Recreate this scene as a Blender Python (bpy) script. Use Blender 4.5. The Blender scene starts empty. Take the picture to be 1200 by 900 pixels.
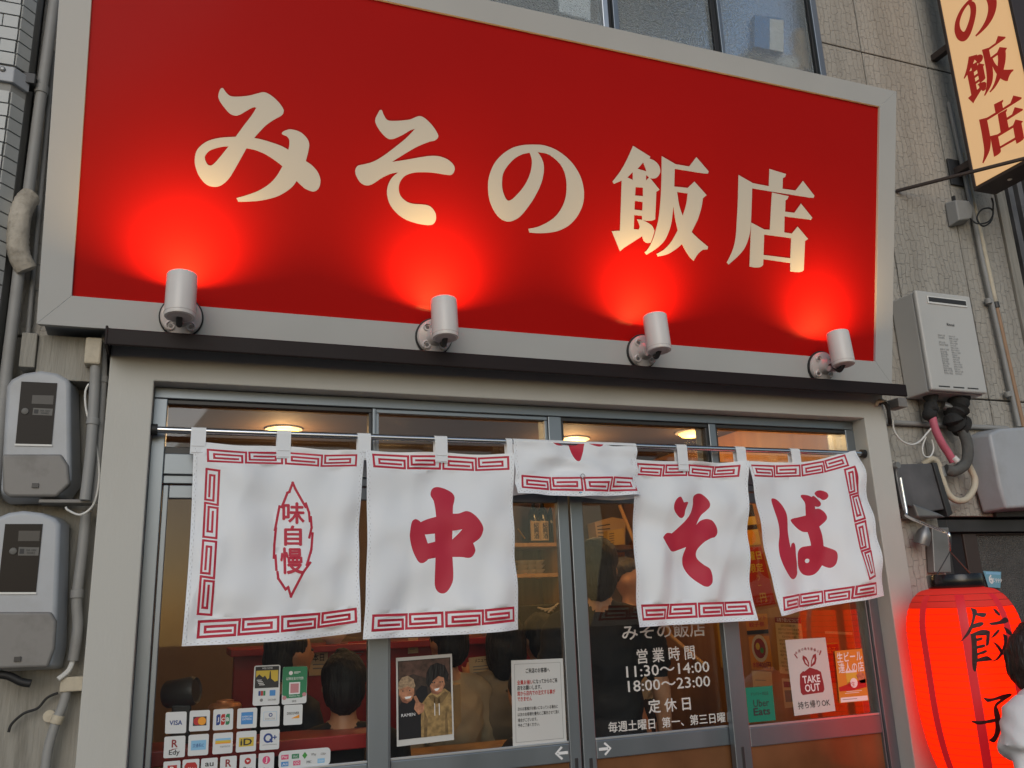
import bpy, bmesh, math, random
import numpy as np
from mathutils import Vector, Matrix, geometry, noise
random.seed(7)
S = bpy.context.scene
C = S.collection

# ------------------------------------------------------------------ camera
CAM = Vector((0.0, -3.0, 1.6))
RX, RY, RZ = math.radians(104.737), math.radians(-2.200), math.radians(-21.018)
ROT = Matrix.Rotation(RZ, 3, 'Z') @ Matrix.Rotation(RX, 3, 'X') @ Matrix.Rotation(RY, 3, 'Z')
FPX = 998.9
cam = bpy.data.cameras.new('camera'); co = bpy.data.objects.new('camera', cam); C.objects.link(co)
co.matrix_world = Matrix.Translation(CAM) @ ROT.to_4x4()
cam.sensor_fit = 'HORIZONTAL'; cam.sensor_width = 36.0; cam.lens = FPX / 1200 * 36.0
cam.clip_start = 0.05; cam.clip_end = 500
S.camera = co
# ------------------------------------------------------------------ sky, sun, exposure
SUN_EL, SUN_AZ = math.radians(24), math.radians(200)
W = bpy.data.worlds.new('World'); S.world = W; W.use_nodes = True
nt = W.node_tree; nt.nodes.clear()
sky = nt.nodes.new('ShaderNodeTexSky'); sky.sky_type = 'NISHITA'; sky.sun_disc = False
sky.sun_elevation = SUN_EL; sky.sun_rotation = SUN_AZ; sky.dust_density = 1.2; sky.ozone_density = 1.0; sky.air_density = 1.2
hsv = nt.nodes.new('ShaderNodeHueSaturation'); hsv.inputs['Saturation'].default_value = 1.0
bgn = nt.nodes.new('ShaderNodeBackground'); bgn.inputs['Strength'].default_value = 0.085
wo = nt.nodes.new('ShaderNodeOutputWorld')
nt.links.new(sky.outputs[0], hsv.inputs['Color']); nt.links.new(hsv.outputs[0], bgn.inputs[0]); nt.links.new(bgn.outputs[0], wo.inputs[0])
sl = bpy.data.lights.new('sun', 'SUN'); sl.energy = 0.85; sl.angle = math.radians(45); sl.color = (0.90, 0.95, 1.0)
so = bpy.data.objects.new('sun', sl); C.objects.link(so)
sd = Vector((math.sin(SUN_AZ) * math.cos(SUN_EL), math.cos(SUN_AZ) * math.cos(SUN_EL), math.sin(SUN_EL)))
so.rotation_euler = sd.to_track_quat('Z', 'Y').to_euler()
S.view_settings.view_transform = 'Standard'; S.view_settings.look = 'None'
S.view_settings.exposure = 0.0; S.view_settings.gamma = 1.0; S.view_settings.use_curve_mapping = False
S.render.engine = 'CYCLES'
S.cycles.max_bounces = 8; S.cycles.transparent_max_bounces = 12
S.cycles.sample_clamp_indirect = 6.0

# ------------------------------------------------------------------ pixel of the photograph -> point of the place
def ray(x, y):
    return ROT @ Vector(((x - 600) / FPX, -(y - 450) / FPX, -1.0))
def P(x, y, Y=0.0):
    r = ray(x, y); return CAM + r * ((Y - CAM.y) / r.y)
def PX(x, y, X):
    r = ray(x, y); return CAM + r * ((X - CAM.x) / r.x)
def PZ(x, y, Z):
    r = ray(x, y); return CAM + r * ((Z - CAM.z) / r.z)

# ------------------------------------------------------------------ materials
MATS = {}
def mat(name, col, rough=0.5, metal=0.0, vary=0.0, scale=8.0, bump=0.0, bscale=60.0, coat=0.0, emit=None, estr=0.0,
        spec=0.5, stretch=(1, 1, 1), dirt=None, dscale=3.0, damt=0.5, trans=0.0, aniso=0.0, sheen=0.0):
    m = bpy.data.materials.new(name); m.use_nodes = True; MATS[name] = m
    t = m.node_tree; b = t.nodes['Principled BSDF']; L = t.links.new
    b.inputs['Base Color'].default_value = (*col, 1); b.inputs['Roughness'].default_value = rough
    b.inputs['Metallic'].default_value = metal; b.inputs['Specular IOR Level'].default_value = spec
    b.inputs['Coat Weight'].default_value = coat; b.inputs['Coat Roughness'].default_value = 0.12
    if sheen: b.inputs['Sheen Weight'].default_value = sheen
    if emit: b.inputs['Emission Color'].default_value = (*emit, 1); b.inputs['Emission Strength'].default_value = estr
    if vary or bump or dirt:
        g = t.nodes.new('ShaderNodeNewGeometry'); mp = t.nodes.new('ShaderNodeMapping'); mp.inputs['Scale'].default_value = stretch
        L(g.outputs['Position'], mp.inputs['Vector'])
    src = None
    if vary:
        n = t.nodes.new('ShaderNodeTexNoise'); n.inputs['Scale'].default_value = scale; n.inputs['Detail'].default_value = 6
        L(mp.outputs[0], n.inputs['Vector'])
        r = t.nodes.new('ShaderNodeMapRange'); r.inputs['From Min'].default_value = 0.3; r.inputs['From Max'].default_value = 0.7
        r.inputs['To Min'].default_value = 1 - vary; r.inputs['To Max'].default_value = 1 + vary; L(n.outputs['Fac'], r.inputs['Value'])
        mx = t.nodes.new('ShaderNodeMix'); mx.data_type = 'RGBA'; mx.blend_type = 'MULTIPLY'; mx.inputs['Factor'].default_value = 1
        mx.inputs[6].default_value = (*col, 1); L(r.outputs[0], mx.inputs[7]); src = mx.outputs[2]
        r2 = t.nodes.new('ShaderNodeMapRange'); r2.inputs['To Min'].default_value = max(0.02, rough - 0.12); r2.inputs['To Max'].default_value = min(1, rough + 0.12)
        L(n.outputs['Fac'], r2.inputs['Value']); L(r2.outputs[0], b.inputs['Roughness'])
    if dirt:
        n2 = t.nodes.new('ShaderNodeTexNoise'); n2.inputs['Scale'].default_value = dscale; n2.inputs['Detail'].default_value = 8; n2.inputs['Roughness'].default_value = 0.65
        L(mp.outputs[0], n2.inputs['Vector'])
        r = t.nodes.new('ShaderNodeMapRange'); r.inputs['From Min'].default_value = 0.48; r.inputs['From Max'].default_value = 0.72
        r.inputs['To Max'].default_value = damt; L(n2.outputs['Fac'], r.inputs['Value'])
        mx = t.nodes.new('ShaderNodeMix'); mx.data_type = 'RGBA'; L(r.outputs[0], mx.inputs['Factor'])
        if src: L(src, mx.inputs[6])
        else: mx.inputs[6].default_value = (*col, 1)
        mx.inputs[7].default_value = (*dirt, 1); src = mx.outputs[2]
    if src: L(src, b.inputs['Base Color'])
    if bump:
        n = t.nodes.new('ShaderNodeTexNoise'); n.inputs['Scale'].default_value = bscale; n.inputs['Detail'].default_value = 5
        L(mp.outputs[0], n.inputs['Vector'])
        bp = t.nodes.new('ShaderNodeBump'); bp.inputs['Strength'].default_value = bump; bp.inputs['Distance'].default_value = 0.01
        L(n.outputs['Fac'], bp.inputs['Height']); L(bp.outputs[0], b.inputs['Normal'])
    if trans:
        tr = t.nodes.new('ShaderNodeBsdfTranslucent'); tr.inputs['Color'].default_value = (*col, 1)
        ms = t.nodes.new('ShaderNodeMixShader'); ms.inputs[0].default_value = trans
        o = t.nodes['Material Output']; L(b.outputs[0], ms.inputs[1]); L(tr.outputs[0], ms.inputs[2]); L(ms.outputs[0], o.inputs['Surface'])
    return m

def glass_mat(name, tint=(0.95, 0.96, 0.95), refl=1.0):
    m = bpy.data.materials.new(name); m.use_nodes = True; MATS[name] = m
    t = m.node_tree; t.nodes.clear(); L = t.links.new
    o = t.nodes.new('ShaderNodeOutputMaterial'); ms = t.nodes.new('ShaderNodeMixShader')
    fr = t.nodes.new('ShaderNodeFresnel'); fr.inputs['IOR'].default_value = 1.45
    g = t.nodes.new('ShaderNodeNewGeometry')
    tb = t.nodes.new('ShaderNodeBsdfTransparent'); tb.inputs['Color'].default_value = (*tint, 1)
    gl = t.nodes.new('ShaderNodeBsdfGlossy'); gl.inputs['Roughness'].default_value = 0.02; gl.inputs['Color'].default_value = (refl, refl, refl, 1)
    L(fr.outputs[0], ms.inputs[0]); L(tb.outputs[0], ms.inputs[1]); L(gl.outputs[0], ms.inputs[2]); L(ms.outputs[0], o.inputs['Surface'])
    return m

def siding_mat(name, col):
    m = bpy.data.materials.new(name); m.use_nodes = True; MATS[name] = m
    t = m.node_tree; b = t.nodes['Principled BSDF']; L = t.links.new; N = t.nodes.new
    b.inputs['Roughness'].default_value = 0.85; b.inputs['Specular IOR Level'].default_value = 0.3
    g = N('ShaderNodeNewGeometry'); sep = N('ShaderNodeSeparateXYZ'); L(g.outputs['Position'], sep.inputs[0])
    cmb = N('ShaderNodeCombineXYZ'); L(sep.outputs['Z'], cmb.inputs['X']); L(sep.outputs['X'], cmb.inputs['Y'])
    nz = N('ShaderNodeTexNoise'); nz.inputs['Scale'].default_value = 9; nz.inputs['Detail'].default_value = 3; L(g.outputs['Position'], nz.inputs['Vector'])
    sc = N('ShaderNodeVectorMath'); sc.operation = 'SCALE'; sc.inputs['Scale'].default_value = 0.075; L(nz.outputs['Color'], sc.inputs[0])
    ad = N('ShaderNodeVectorMath'); ad.operation = 'ADD'; L(cmb.outputs[0], ad.inputs[0]); L(sc.outputs[0], ad.inputs[1])
    br = N('ShaderNodeTexBrick'); br.inputs['Scale'].default_value = 1.0; br.inputs['Brick Width'].default_value = 0.085; br.inputs['Row Height'].default_value = 0.032
    br.inputs['Mortar Size'].default_value = 0.0022; br.inputs['Mortar Smooth'].default_value = 0.6; br.offset = 0.37; br.squash = 0.7; br.squash_frequency = 3
    br.inputs['Color1'].default_value = (0.35, 0.35, 0.35, 1); br.inputs['Color2'].default_value = (1, 1, 1, 1); br.inputs['Mortar'].default_value = (0, 0, 0, 1)
    L(ad.outputs[0], br.inputs['Vector'])
    n2 = N('ShaderNodeTexNoise'); n2.inputs['Scale'].default_value = 55; n2.inputs['Detail'].default_value = 6; L(g.outputs['Position'], n2.inputs['Vector'])
    mh = N('ShaderNodeMath'); mh.operation = 'MULTIPLY_ADD'; mh.inputs[1].default_value = 0.8; L(n2.outputs['Fac'], mh.inputs[0])
    bw = N('ShaderNodeRGBToBW'); L(br.outputs['Color'], bw.inputs[0]); L(bw.outputs[0], mh.inputs[2])
    bp = N('ShaderNodeBump'); bp.inputs['Strength'].default_value = 0.8; bp.inputs['Distance'].default_value = 0.008
    L(mh.outputs[0], bp.inputs['Height']); L(bp.outputs[0], b.inputs['Normal'])
    mp = N('ShaderNodeMapping'); mp.inputs['Scale'].default_value = (7, 7, 0.7); L(g.outputs['Position'], mp.inputs[0])
    n3 = N('ShaderNodeTexNoise'); n3.inputs['Scale'].default_value = 1.0; n3.inputs['Detail'].default_value = 7; n3.inputs['Roughness'].default_value = 0.6; L(mp.outputs[0], n3.inputs['Vector'])
    r = N('ShaderNodeMapRange'); r.inputs['From Min'].default_value = 0.4; r.inputs['From Max'].default_value = 0.75; r.inputs['To Max'].default_value = 0.5; L(n3.outputs['Fac'], r.inputs['Value'])
    mx = N('ShaderNodeMix'); mx.data_type = 'RGBA'; L(r.outputs[0], mx.inputs['Factor']); mx.inputs[6].default_value = (*col, 1); mx.inputs[7].default_value = (col[0] * .45, col[1] * .44, col[2] * .42, 1)
    m2 = N('ShaderNodeMix'); m2.data_type = 'RGBA'; m2.blend_type = 'MULTIPLY'; m2.inputs['Factor'].default_value = 1; L(mx.outputs[2], m2.inputs[6])
    r2 = N('ShaderNodeMapRange'); r2.inputs['To Min'].default_value = 0.86; r2.inputs['To Max'].default_value = 1.04; L(mh.outputs[0], r2.inputs['Value'])
    L(r2.outputs[0], m2.inputs[7]); L(m2.outputs[2], b.inputs['Base Color'])
    return m

def frosted_mat(name):
    m = bpy.data.materials.new(name); m.use_nodes = True; MATS[name] = m
    t = m.node_tree; b = t.nodes['Principled BSDF']; L = t.links.new; N = t.nodes.new
    b.inputs['Base Color'].default_value = (0.86, 0.92, 0.95, 1); b.inputs['Roughness'].default_value = 0.18
    b.inputs['Transmission Weight'].default_value = 0.9; b.inputs['IOR'].default_value = 1.3
    g = N('ShaderNodeNewGeometry'); v = N('ShaderNodeTexVoronoi'); v.inputs['Scale'].default_value = 110; L(g.outputs['Position'], v.inputs['Vector'])
    bp = N('ShaderNodeBump'); bp.inputs['Strength'].default_value = 0.7; bp.inputs['Distance'].default_value = 0.004
    L(v.outputs['Distance'], bp.inputs['Height']); L(bp.outputs[0], b.inputs['Normal'])
    return m

def wood_mat(name, col, dark, scale=3.0, axis=(1, 1, 0.12), rough=0.5):
    m = bpy.data.materials.new(name); m.use_nodes = True; MATS[name] = m
    t = m.node_tree; b = t.nodes['Principled BSDF']; L = t.links.new; N = t.nodes.new
    b.inputs['Roughness'].default_value = rough
    g = N('ShaderNodeNewGeometry'); mp = N('ShaderNodeMapping'); mp.inputs['Scale'].default_value = axis; L(g.outputs['Position'], mp.inputs[0])
    n = N('ShaderNodeTexNoise'); n.inputs['Scale'].default_value = scale * 6; n.inputs['Detail'].default_value = 7; n.inputs['Distortion'].default_value = 1.2; L(mp.outputs[0], n.inputs['Vector'])
    r = N('ShaderNodeMapRange'); r.inputs['From Min'].default_value = .35; r.inputs['From Max'].default_value = .65; L(n.outputs['Fac'], r.inputs['Value'])
    mx = N('ShaderNodeMix'); mx.data_type = 'RGBA'; L(r.outputs[0], mx.inputs['Factor']); mx.inputs[6].default_value = (*dark, 1); mx.inputs[7].default_value = (*col, 1)
    L(mx.outputs[2], b.inputs['Base Color'])
    return m

mat('frame_white', (0.45, 0.455, 0.45), 0.42, vary=0.04, scale=3, bump=0.03, bscale=200)
mat('board_red', (0.43, 0.0062, 0.0050), 0.45, coat=0.05, spec=0.05, vary=0.03, scale=2)
mat('letter_cream', (0.58, 0.56, 0.50), 0.45, vary=0.02, scale=4)
mat('awning_brown', (0.013, 0.007, 0.007), 0.55, spec=0.25, vary=0.12, scale=5, bump=0.04)
mat('cream_paint', (0.50, 0.493, 0.46), 0.6, vary=0.04, scale=2.5, bump=0.06, bscale=120, dirt=(0.36, 0.33, 0.27), dscale=2.2, damt=0.25, stretch=(1, 1, 0.35))
mat('aluminium', (0.235, 0.265, 0.295), 0.38, metal=0.75, vary=0.06, scale=6, stretch=(1, 1, 0.2))
mat('aluminium_light', (0.62, 0.64, 0.66), 0.33, metal=0.8)
mat('steel_rod', (0.75, 0.76, 0.78), 0.22, metal=1.0)
mat('rubber_black', (0.012, 0.012, 0.013), 0.6)
mat('plastic_dark', (0.03, 0.03, 0.032), 0.4)
mat('lamp_white', (0.66, 0.63, 0.61), 0.35, vary=0.03)
mat('lamp_base', (0.60, 0.55, 0.53), 0.25, coat=0.3)
mat('cloth_white', (0.88, 0.91, 0.95), 0.55, trans=0.16, bump=0.06, bscale=500, sheen=0.25)
mat('cloth_red', (0.52, 0.014, 0.045), 0.6, trans=0.12, sheen=0.2)
mat('stitch_grey', (0.62, 0.62, 0.64), 0.7)
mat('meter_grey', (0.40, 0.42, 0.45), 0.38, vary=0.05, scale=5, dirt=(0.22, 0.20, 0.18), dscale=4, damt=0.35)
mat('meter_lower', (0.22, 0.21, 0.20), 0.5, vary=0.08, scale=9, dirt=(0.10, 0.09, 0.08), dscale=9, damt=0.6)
mat('meter_dark', (0.022, 0.018, 0.016), 0.3, spec=0.12)
mat('meter_label', (0.11, 0.107, 0.10), 0.5)
mat('meter_plate_dark', (0.032, 0.028, 0.025), 0.4)  # own dark tone of the second number plate on each meter
mat('pipe_grey', (0.29, 0.29, 0.285), 0.55, vary=0.08, scale=6, dirt=(0.18, 0.17, 0.15), dscale=6, damt=0.5)
mat('pipe_beige', (0.55, 0.49, 0.38), 0.6, vary=0.1, scale=9, dirt=(0.22, 0.19, 0.14), dscale=10, damt=0.6)
mat('pipe_brown', (0.33, 0.20, 0.12), 0.6, vary=0.1)
mat('pipe_pink', (0.55, 0.13, 0.19), 0.55, vary=0.08, scale=20)
mat('tape_wrap', (0.44, 0.40, 0.34), 0.8, vary=0.2, scale=18, bump=0.5, bscale=50, dirt=(0.12, 0.10, 0.07), dscale=14, damt=0.8)
mat('foam_black', (0.022, 0.022, 0.022), 0.85, bump=0.4, bscale=60)
mat('heater_white', (0.50, 0.50, 0.485), 0.42, vary=0.03, scale=4)
mat('heater_edge', (0.70, 0.70, 0.68), 0.4)
mat('ink_dark', (0.03, 0.03, 0.032), 0.6)
mat('ink_grey', (0.20, 0.20, 0.20), 0.6)
mat('dark_metal', (0.05, 0.05, 0.052), 0.45, metal=0.3, vary=0.15, scale=12)
mat('brown_metal', (0.055, 0.04, 0.036), 0.45, metal=0.2)
mat('steel_grey', (0.25, 0.25, 0.25), 0.4, metal=0.6, vary=0.15, scale=9)
mat('sheet_dark', (0.10, 0.10, 0.105), 0.55, vary=0.35, scale=6, bump=0.15, bscale=25)
mat('tile_white', (0.46, 0.475, 0.47), 0.32, vary=0.06, scale=5, bump=0.1, bscale=40, dirt=(0.30, 0.29, 0.26), dscale=5, damt=0.35)
mat('tile_joint', (0.30, 0.30, 0.29), 0.9)
mat('gap_dark', (0.012, 0.012, 0.014), 0.9)
mat('old_board', (0.31, 0.295, 0.26), 0.8, vary=0.12, scale=4, stretch=(6, 6, 0.5), bump=0.4, bscale=30, dirt=(0.10, 0.09, 0.07), dscale=3.5, damt=0.75)
siding_mat('siding', (0.375, 0.355, 0.32))
frosted_mat('frosted')
glass_mat('glass')
glass_mat('meter_glass', (0.5, 0.5, 0.5))
mat('asphalt', (0.05, 0.05, 0.052), 0.85, vary=0.2, scale=20, bump=0.5, bscale=200)
mat('pavement', (0.22, 0.21, 0.2), 0.8, vary=0.12, scale=5, bump=0.3, bscale=120)
# lit things
mat('bulb_warm', (1, 0.85, 0.6), 0.4, emit=(1.0, 0.55, 0.14), estr=9.0)
mat('downlight_warm', (1, 0.8, 0.5), 0.4, emit=(1.0, 0.52, 0.10), estr=5.0)
mat('lantern_red', (0.34, 0.010, 0.005), 0.85, spec=0.05, emit=(1.0, 0.018, 0.0008), estr=2.5, trans=0.5)
mat('lantern_top', (0.45, 0.035, 0.03), 0.7, spec=0.2, emit=(1.0, 0.025, 0.008), estr=0.30)
mat('lantern_seam', (0.40, 0.012, 0.02), 0.5, emit=(1.0, 0.01, 0.018), estr=0.28)
mat('lantern_ink', (0.03, 0.004, 0.004), 0.6)
mat('sign_lit', (0.50, 0.41, 0.30), 0.45, emit=(1.0, 0.56, 0.22), estr=0.50)
mat('sign_red', (0.42, 0.02, 0.015), 0.45, emit=(1.0, 0.03, 0.01), estr=0.12)
# inside
wood_mat('wood_amber', (0.42, 0.20, 0.075), (0.31, 0.13, 0.045), 1.2)
wood_mat('wood_mid', (0.20, 0.095, 0.048), (0.12, 0.055, 0.028), 1.6)
wood_mat('wood_pale', (0.55, 0.33, 0.14), (0.42, 0.23, 0.09), 2.0)
wood_mat('wood_yellow', (0.62, 0.40, 0.12), (0.5, 0.3, 0.08), 2.0)
wood_mat('wood_dark', (0.16, 0.075, 0.03), (0.08, 0.035, 0.014), 2.0)
mat('ceiling_tan', (0.12, 0.075, 0.05), 0.8, vary=0.05)
mat('plaster_tan', (0.34, 0.24, 0.16), 0.85, vary=0.06)
mat('inner_floor', (0.07, 0.05, 0.04), 0.5, vary=0.2)
mat('counter_red', (0.34, 0.02, 0.022), 0.35, coat=0.2)
mat('black_gloss', (0.012, 0.012, 0.013), 0.2)
mat('bottle_glass', (0.012, 0.016, 0.012), 0.08)
mat('paper_kraft', (0.50, 0.33, 0.16), 0.7, vary=0.06)
mat('paper_cream', (0.62, 0.47, 0.28), 0.7)
mat('paper_white', (0.55, 0.545, 0.525), 0.6, vary=0.02)
mat('paper_yellow', (0.62, 0.40, 0.08), 0.6)
mat('paper_orange', (0.60, 0.24, 0.03), 0.55)
mat('paper_red', (0.42, 0.03, 0.02), 0.55)
mat('paper_black', (0.02, 0.018, 0.016), 0.5)
mat('sticker_white', (0.62, 0.64, 0.65), 0.35)
mat('sticker_rim', (0.45, 0.47, 0.48), 0.35)
mat('card_green', (0.02, 0.20, 0.09), 0.4)
mat('card_teal', (0.0, 0.20, 0.125), 0.4)
mat('ink_blue', (0.02, 0.05, 0.22), 0.5)
mat('ink_sky', (0.06, 0.24, 0.55), 0.5)
mat('ink_lightblue', (0.22, 0.46, 0.68), 0.5)
mat('ink_red', (0.42, 0.02, 0.02), 0.5)
mat('ink_maroon', (0.24, 0.025, 0.03), 0.5)
mat('ink_pink', (0.62, 0.07, 0.18), 0.5)
mat('ink_orange', (0.75, 0.30, 0.02), 0.5)
mat('ink_gold', (0.58, 0.42, 0.05), 0.5)
mat('ink_green', (0.05, 0.27, 0.05), 0.5)
mat('ink_white', (0.75, 0.75, 0.75), 0.5)
mat('glass_print', (0.62, 0.60, 0.57), 0.6)
mat('skin', (0.50, 0.26, 0.15), 0.5, vary=0.06, scale=15)
mat('skin_pale', (0.58, 0.36, 0.25), 0.5, vary=0.05, scale=15)
mat('hair_black', (0.004, 0.0035, 0.0035), 0.6, bump=0.8, bscale=90, stretch=(1, 1, 0.15))
mat('hair_grey', (0.06, 0.055, 0.05), 0.5, bump=0.8, bscale=90, stretch=(1, 1, 0.2))
mat('cloth_black', (0.010, 0.010, 0.012), 0.8, bump=0.2, bscale=25)
mat('cloth_navy', (0.012, 0.014, 0.02), 0.8, bump=0.2, bscale=25)
mat('cloth_tan', (0.22, 0.19, 0.14), 0.8, bump=0.3, bscale=22)
mat('cloth_cream', (0.44, 0.37, 0.25), 0.8, bump=0.3, bscale=22)
mat('tshirt_white', (0.72, 0.72, 0.73), 0.75, bump=0.35, bscale=14)
mat('trouser_dark', (0.02, 0.02, 0.025), 0.8)
mat('lower_glass', (0.16, 0.07, 0.03), 0.18, vary=0.3, scale=4)
mat('copper', (0.50, 0.22, 0.10), 0.35, metal=0.6)
mat('frosted_dark', (0.07, 0.065, 0.06), 0.25, vary=0.2, scale=12, bump=0.8, bscale=160)
mat('sticker_blue', (0.16, 0.36, 0.46), 0.5)
mat('lantern_rib', (0.16, 0.006, 0.004), 0.6, emit=(1.0, 0.02, 0.004), estr=0.10)
mat('foam_grey', (0.10, 0.10, 0.095), 0.85, vary=0.25, scale=20, bump=0.4, bscale=60)
mat('photo_dark', (0.03, 0.018, 0.014), 0.4, vary=0.6, scale=60)
mat('photo_wall', (0.08, 0.04, 0.03), 0.4, vary=0.6, scale=40)
mat('photo_skin', (0.40, 0.18, 0.10), 0.4, vary=0.4, scale=70)
mat('photo_hair1', (0.30, 0.21, 0.13), 0.4, vary=0.45, scale=120)
mat('photo_hood', (0.28, 0.18, 0.07), 0.4, vary=0.5, scale=50)
mat('photo_hood_dark', (0.16, 0.10, 0.04), 0.4, vary=0.4, scale=60)
mat('photo_skin_dark', (0.22, 0.085, 0.05), 0.4, vary=0.3, scale=70)
mat('downlight_gold', (0.65, 0.42, 0.10), 0.3, metal=0.8)
mat('plaster_dark', (0.12, 0.09, 0.07), 0.85, vary=0.1)
mat('hair_brown', (0.018, 0.010, 0.008), 0.45, bump=0.8, bscale=90, stretch=(1, 1, 0.15))
mat('china', (0.55, 0.50, 0.42), 0.3)

# ------------------------------------------------------------------ mesh builder
ORG = {}
def tag(o, label=None, cat=None, group=None, kind=None):
    if label: o['label'] = label
    if cat: o['category'] = cat
    if group: o['group'] = group
    if kind: o['kind'] = kind
    return o
def root(name, label, cat, loc, group=None):
    o = bpy.data.objects.new(name, None); C.objects.link(o); o.location = loc; o.empty_display_size = 0.05
    ORG[o.name] = Vector(loc); return tag(o, label, cat, group)

class MB:
    def __init__(s): s.v = []; s.f = []; s.m = []
    def add(s, vs, fs, mi=0):
        k = len(s.v); s.v += [Vector(p) for p in vs]; s.f += [tuple(i + k for i in f) for f in fs]; s.m += [mi] * len(fs); return s
    def box(s, x0, x1, y0, y1, z0, z1, mi=0):
        return s.add([(x0, y0, z0), (x1, y0, z0), (x1, y1, z0), (x0, y1, z0), (x0, y0, z1), (x1, y0, z1), (x1, y1, z1), (x0, y1, z1)],
                     [(0, 3, 2, 1), (4, 5, 6, 7), (0, 1, 5, 4), (1, 2, 6, 5), (2, 3, 7, 6), (3, 0, 4, 7)], mi)
    def prism(s, pts, off, mi=0):
        n = len(pts); pts = [Vector(p) for p in pts]; off = Vector(off)
        nm = Vector((0, 0, 0))
        for i in range(n): nm += pts[i].cross(pts[(i + 1) % n])
        if nm.dot(off) > 0: pts = pts[::-1]
        return s.add(pts + [p + off for p in pts], [tuple(range(n)), tuple(range(2 * n - 1, n - 1, -1))] + [(i, n + i, n + (i + 1) % n, (i + 1) % n) for i in range(n)], mi)
    def tube(s, pts, r, n=10, mi=0, caps=True):
        pts = [Vector(p) for p in pts]; rs = r if isinstance(r, (list, tuple)) else [r] * len(pts)
        k = len(pts); vs = []; fs = []
        t0 = (pts[1] - pts[0]).normalized(); a = t0.orthogonal().normalized()
        for i, p in enumerate(pts):
            t = (pts[min(i + 1, k - 1)] - pts[max(i - 1, 0)]).normalized()
            a = (a - t * a.dot(t)).normalized(); b = t.cross(a)
            for j in range(n):
                w = 2 * math.pi * j / n; vs.append(p + (a * math.cos(w) + b * math.sin(w)) * rs[i])
        for i in range(k - 1):
            for j in range(n): fs.append((i * n + j, i * n + (j + 1) % n, (i + 1) * n + (j + 1) % n, (i + 1) * n + j))
        if caps: fs.append(tuple(range(n - 1, -1, -1))); fs.append(tuple(range((k - 1) * n, k * n)))
        return s.add(vs, fs, mi)
    def lathe(s, c, prof, axis=(0, 0, 1), n=32, mi=0, cap=True):
        c = Vector(c); ax = Vector(axis).normalized(); a = ax.orthogonal().normalized(); b = ax.cross(a); vs = []; fs = []
        for r, h in prof:
            for j in range(n):
                w = 2 * math.pi * j / n; vs.append(c + ax * h + (a * math.cos(w) + b * math.sin(w)) * r)
        for i in range(len(prof) - 1):
            for j in range(n): fs.append((i * n + j, i * n + (j + 1) % n, (i + 1) * n + (j + 1) % n, (i + 1) * n + j))
        if cap: fs.append(tuple(range(n - 1, -1, -1))); fs.append(tuple(range((len(prof) - 1) * n, len(prof) * n)))
        return s.add(vs, fs, mi)
    def ell(s, c, r, n=14, k=9, mi=0):
        c = Vector(c); vs = [c + Vector((0, 0, -r[2]))]; fs = []
        for i in range(1, k):
            ph = -math.pi / 2 + math.pi * i / k
            for j in range(n):
                w = 2 * math.pi * j / n; vs.append(c + Vector((r[0] * math.cos(ph) * math.cos(w), r[1] * math.cos(ph) * math.sin(w), r[2] * math.sin(ph))))
        vs.append(c + Vector((0, 0, r[2]))); e = len(vs) - 1
        for j in range(n):
            fs.append((0, 1 + (j + 1) % n, 1 + j)); fs.append((e, 1 + (k - 2) * n + j, 1 + (k - 2) * n + (j + 1) % n))
        for i in range(k - 2):
            for j in range(n): fs.append((1 + i * n + j, 1 + i * n + (j + 1) % n, 1 + (i + 1) * n + (j + 1) % n, 1 + (i + 1) * n + j))
        return s.add(vs, fs, mi)
    def build(s, name, mats, parent=None, bevel=0.0, smooth=False, origin=None, seg=2):
        if not isinstance(mats, (list, tuple)): mats = [mats]
        if parent is not None: org = ORG[parent.name]
        elif origin is not None: org = Vector(origin)
        else:
            lo = [min(v[i] for v in s.v) for i in range(3)]; hi = [max(v[i] for v in s.v) for i in range(3)]
            org = Vector(((lo[0] + hi[0]) / 2, (lo[1] + hi[1]) / 2, lo[2]))
        me = bpy.data.meshes.new(name); me.from_pydata([v - org for v in s.v], [], s.f)
        for x in mats: me.materials.append(MATS[x])
        if len(mats) > 1:
            for p, i in zip(me.polygons, s.m): p.material_index = i
        if smooth:
            for p in me.polygons: p.use_smooth = True
            me.set_sharp_from_angle(angle=math.radians(38))
        o = bpy.data.objects.new(name, me); C.objects.link(o)
        if parent is not None: o.parent = parent
        else: o.location = org
        ORG[o.name] = org
        if bevel:
            b = o.modifiers.new('bevel', 'BEVEL'); b.width = bevel; b.segments = seg; b.limit_method = 'ANGLE'; b.angle_limit = math.radians(40); b.harden_normals = False
        return o

def smooth_path(pts, k=6):
    pts = [Vector(p) for p in pts]; out = []
    for i in range(len(pts) - 1):
        p0 = pts[max(i - 1, 0)]; p1 = pts[i]; p2 = pts[i + 1]; p3 = pts[min(i + 2, len(pts) - 1)]
        for j in range(k):
            t = j / k
            out.append(0.5 * ((2 * p1) + (p2 - p0) * t + (2 * p0 - 5 * p1 + 4 * p2 - p3) * t * t + (3 * p1 - p0 - 3 * p2 + p3) * t ** 3))
    out.append(pts[-1]); return out

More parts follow.
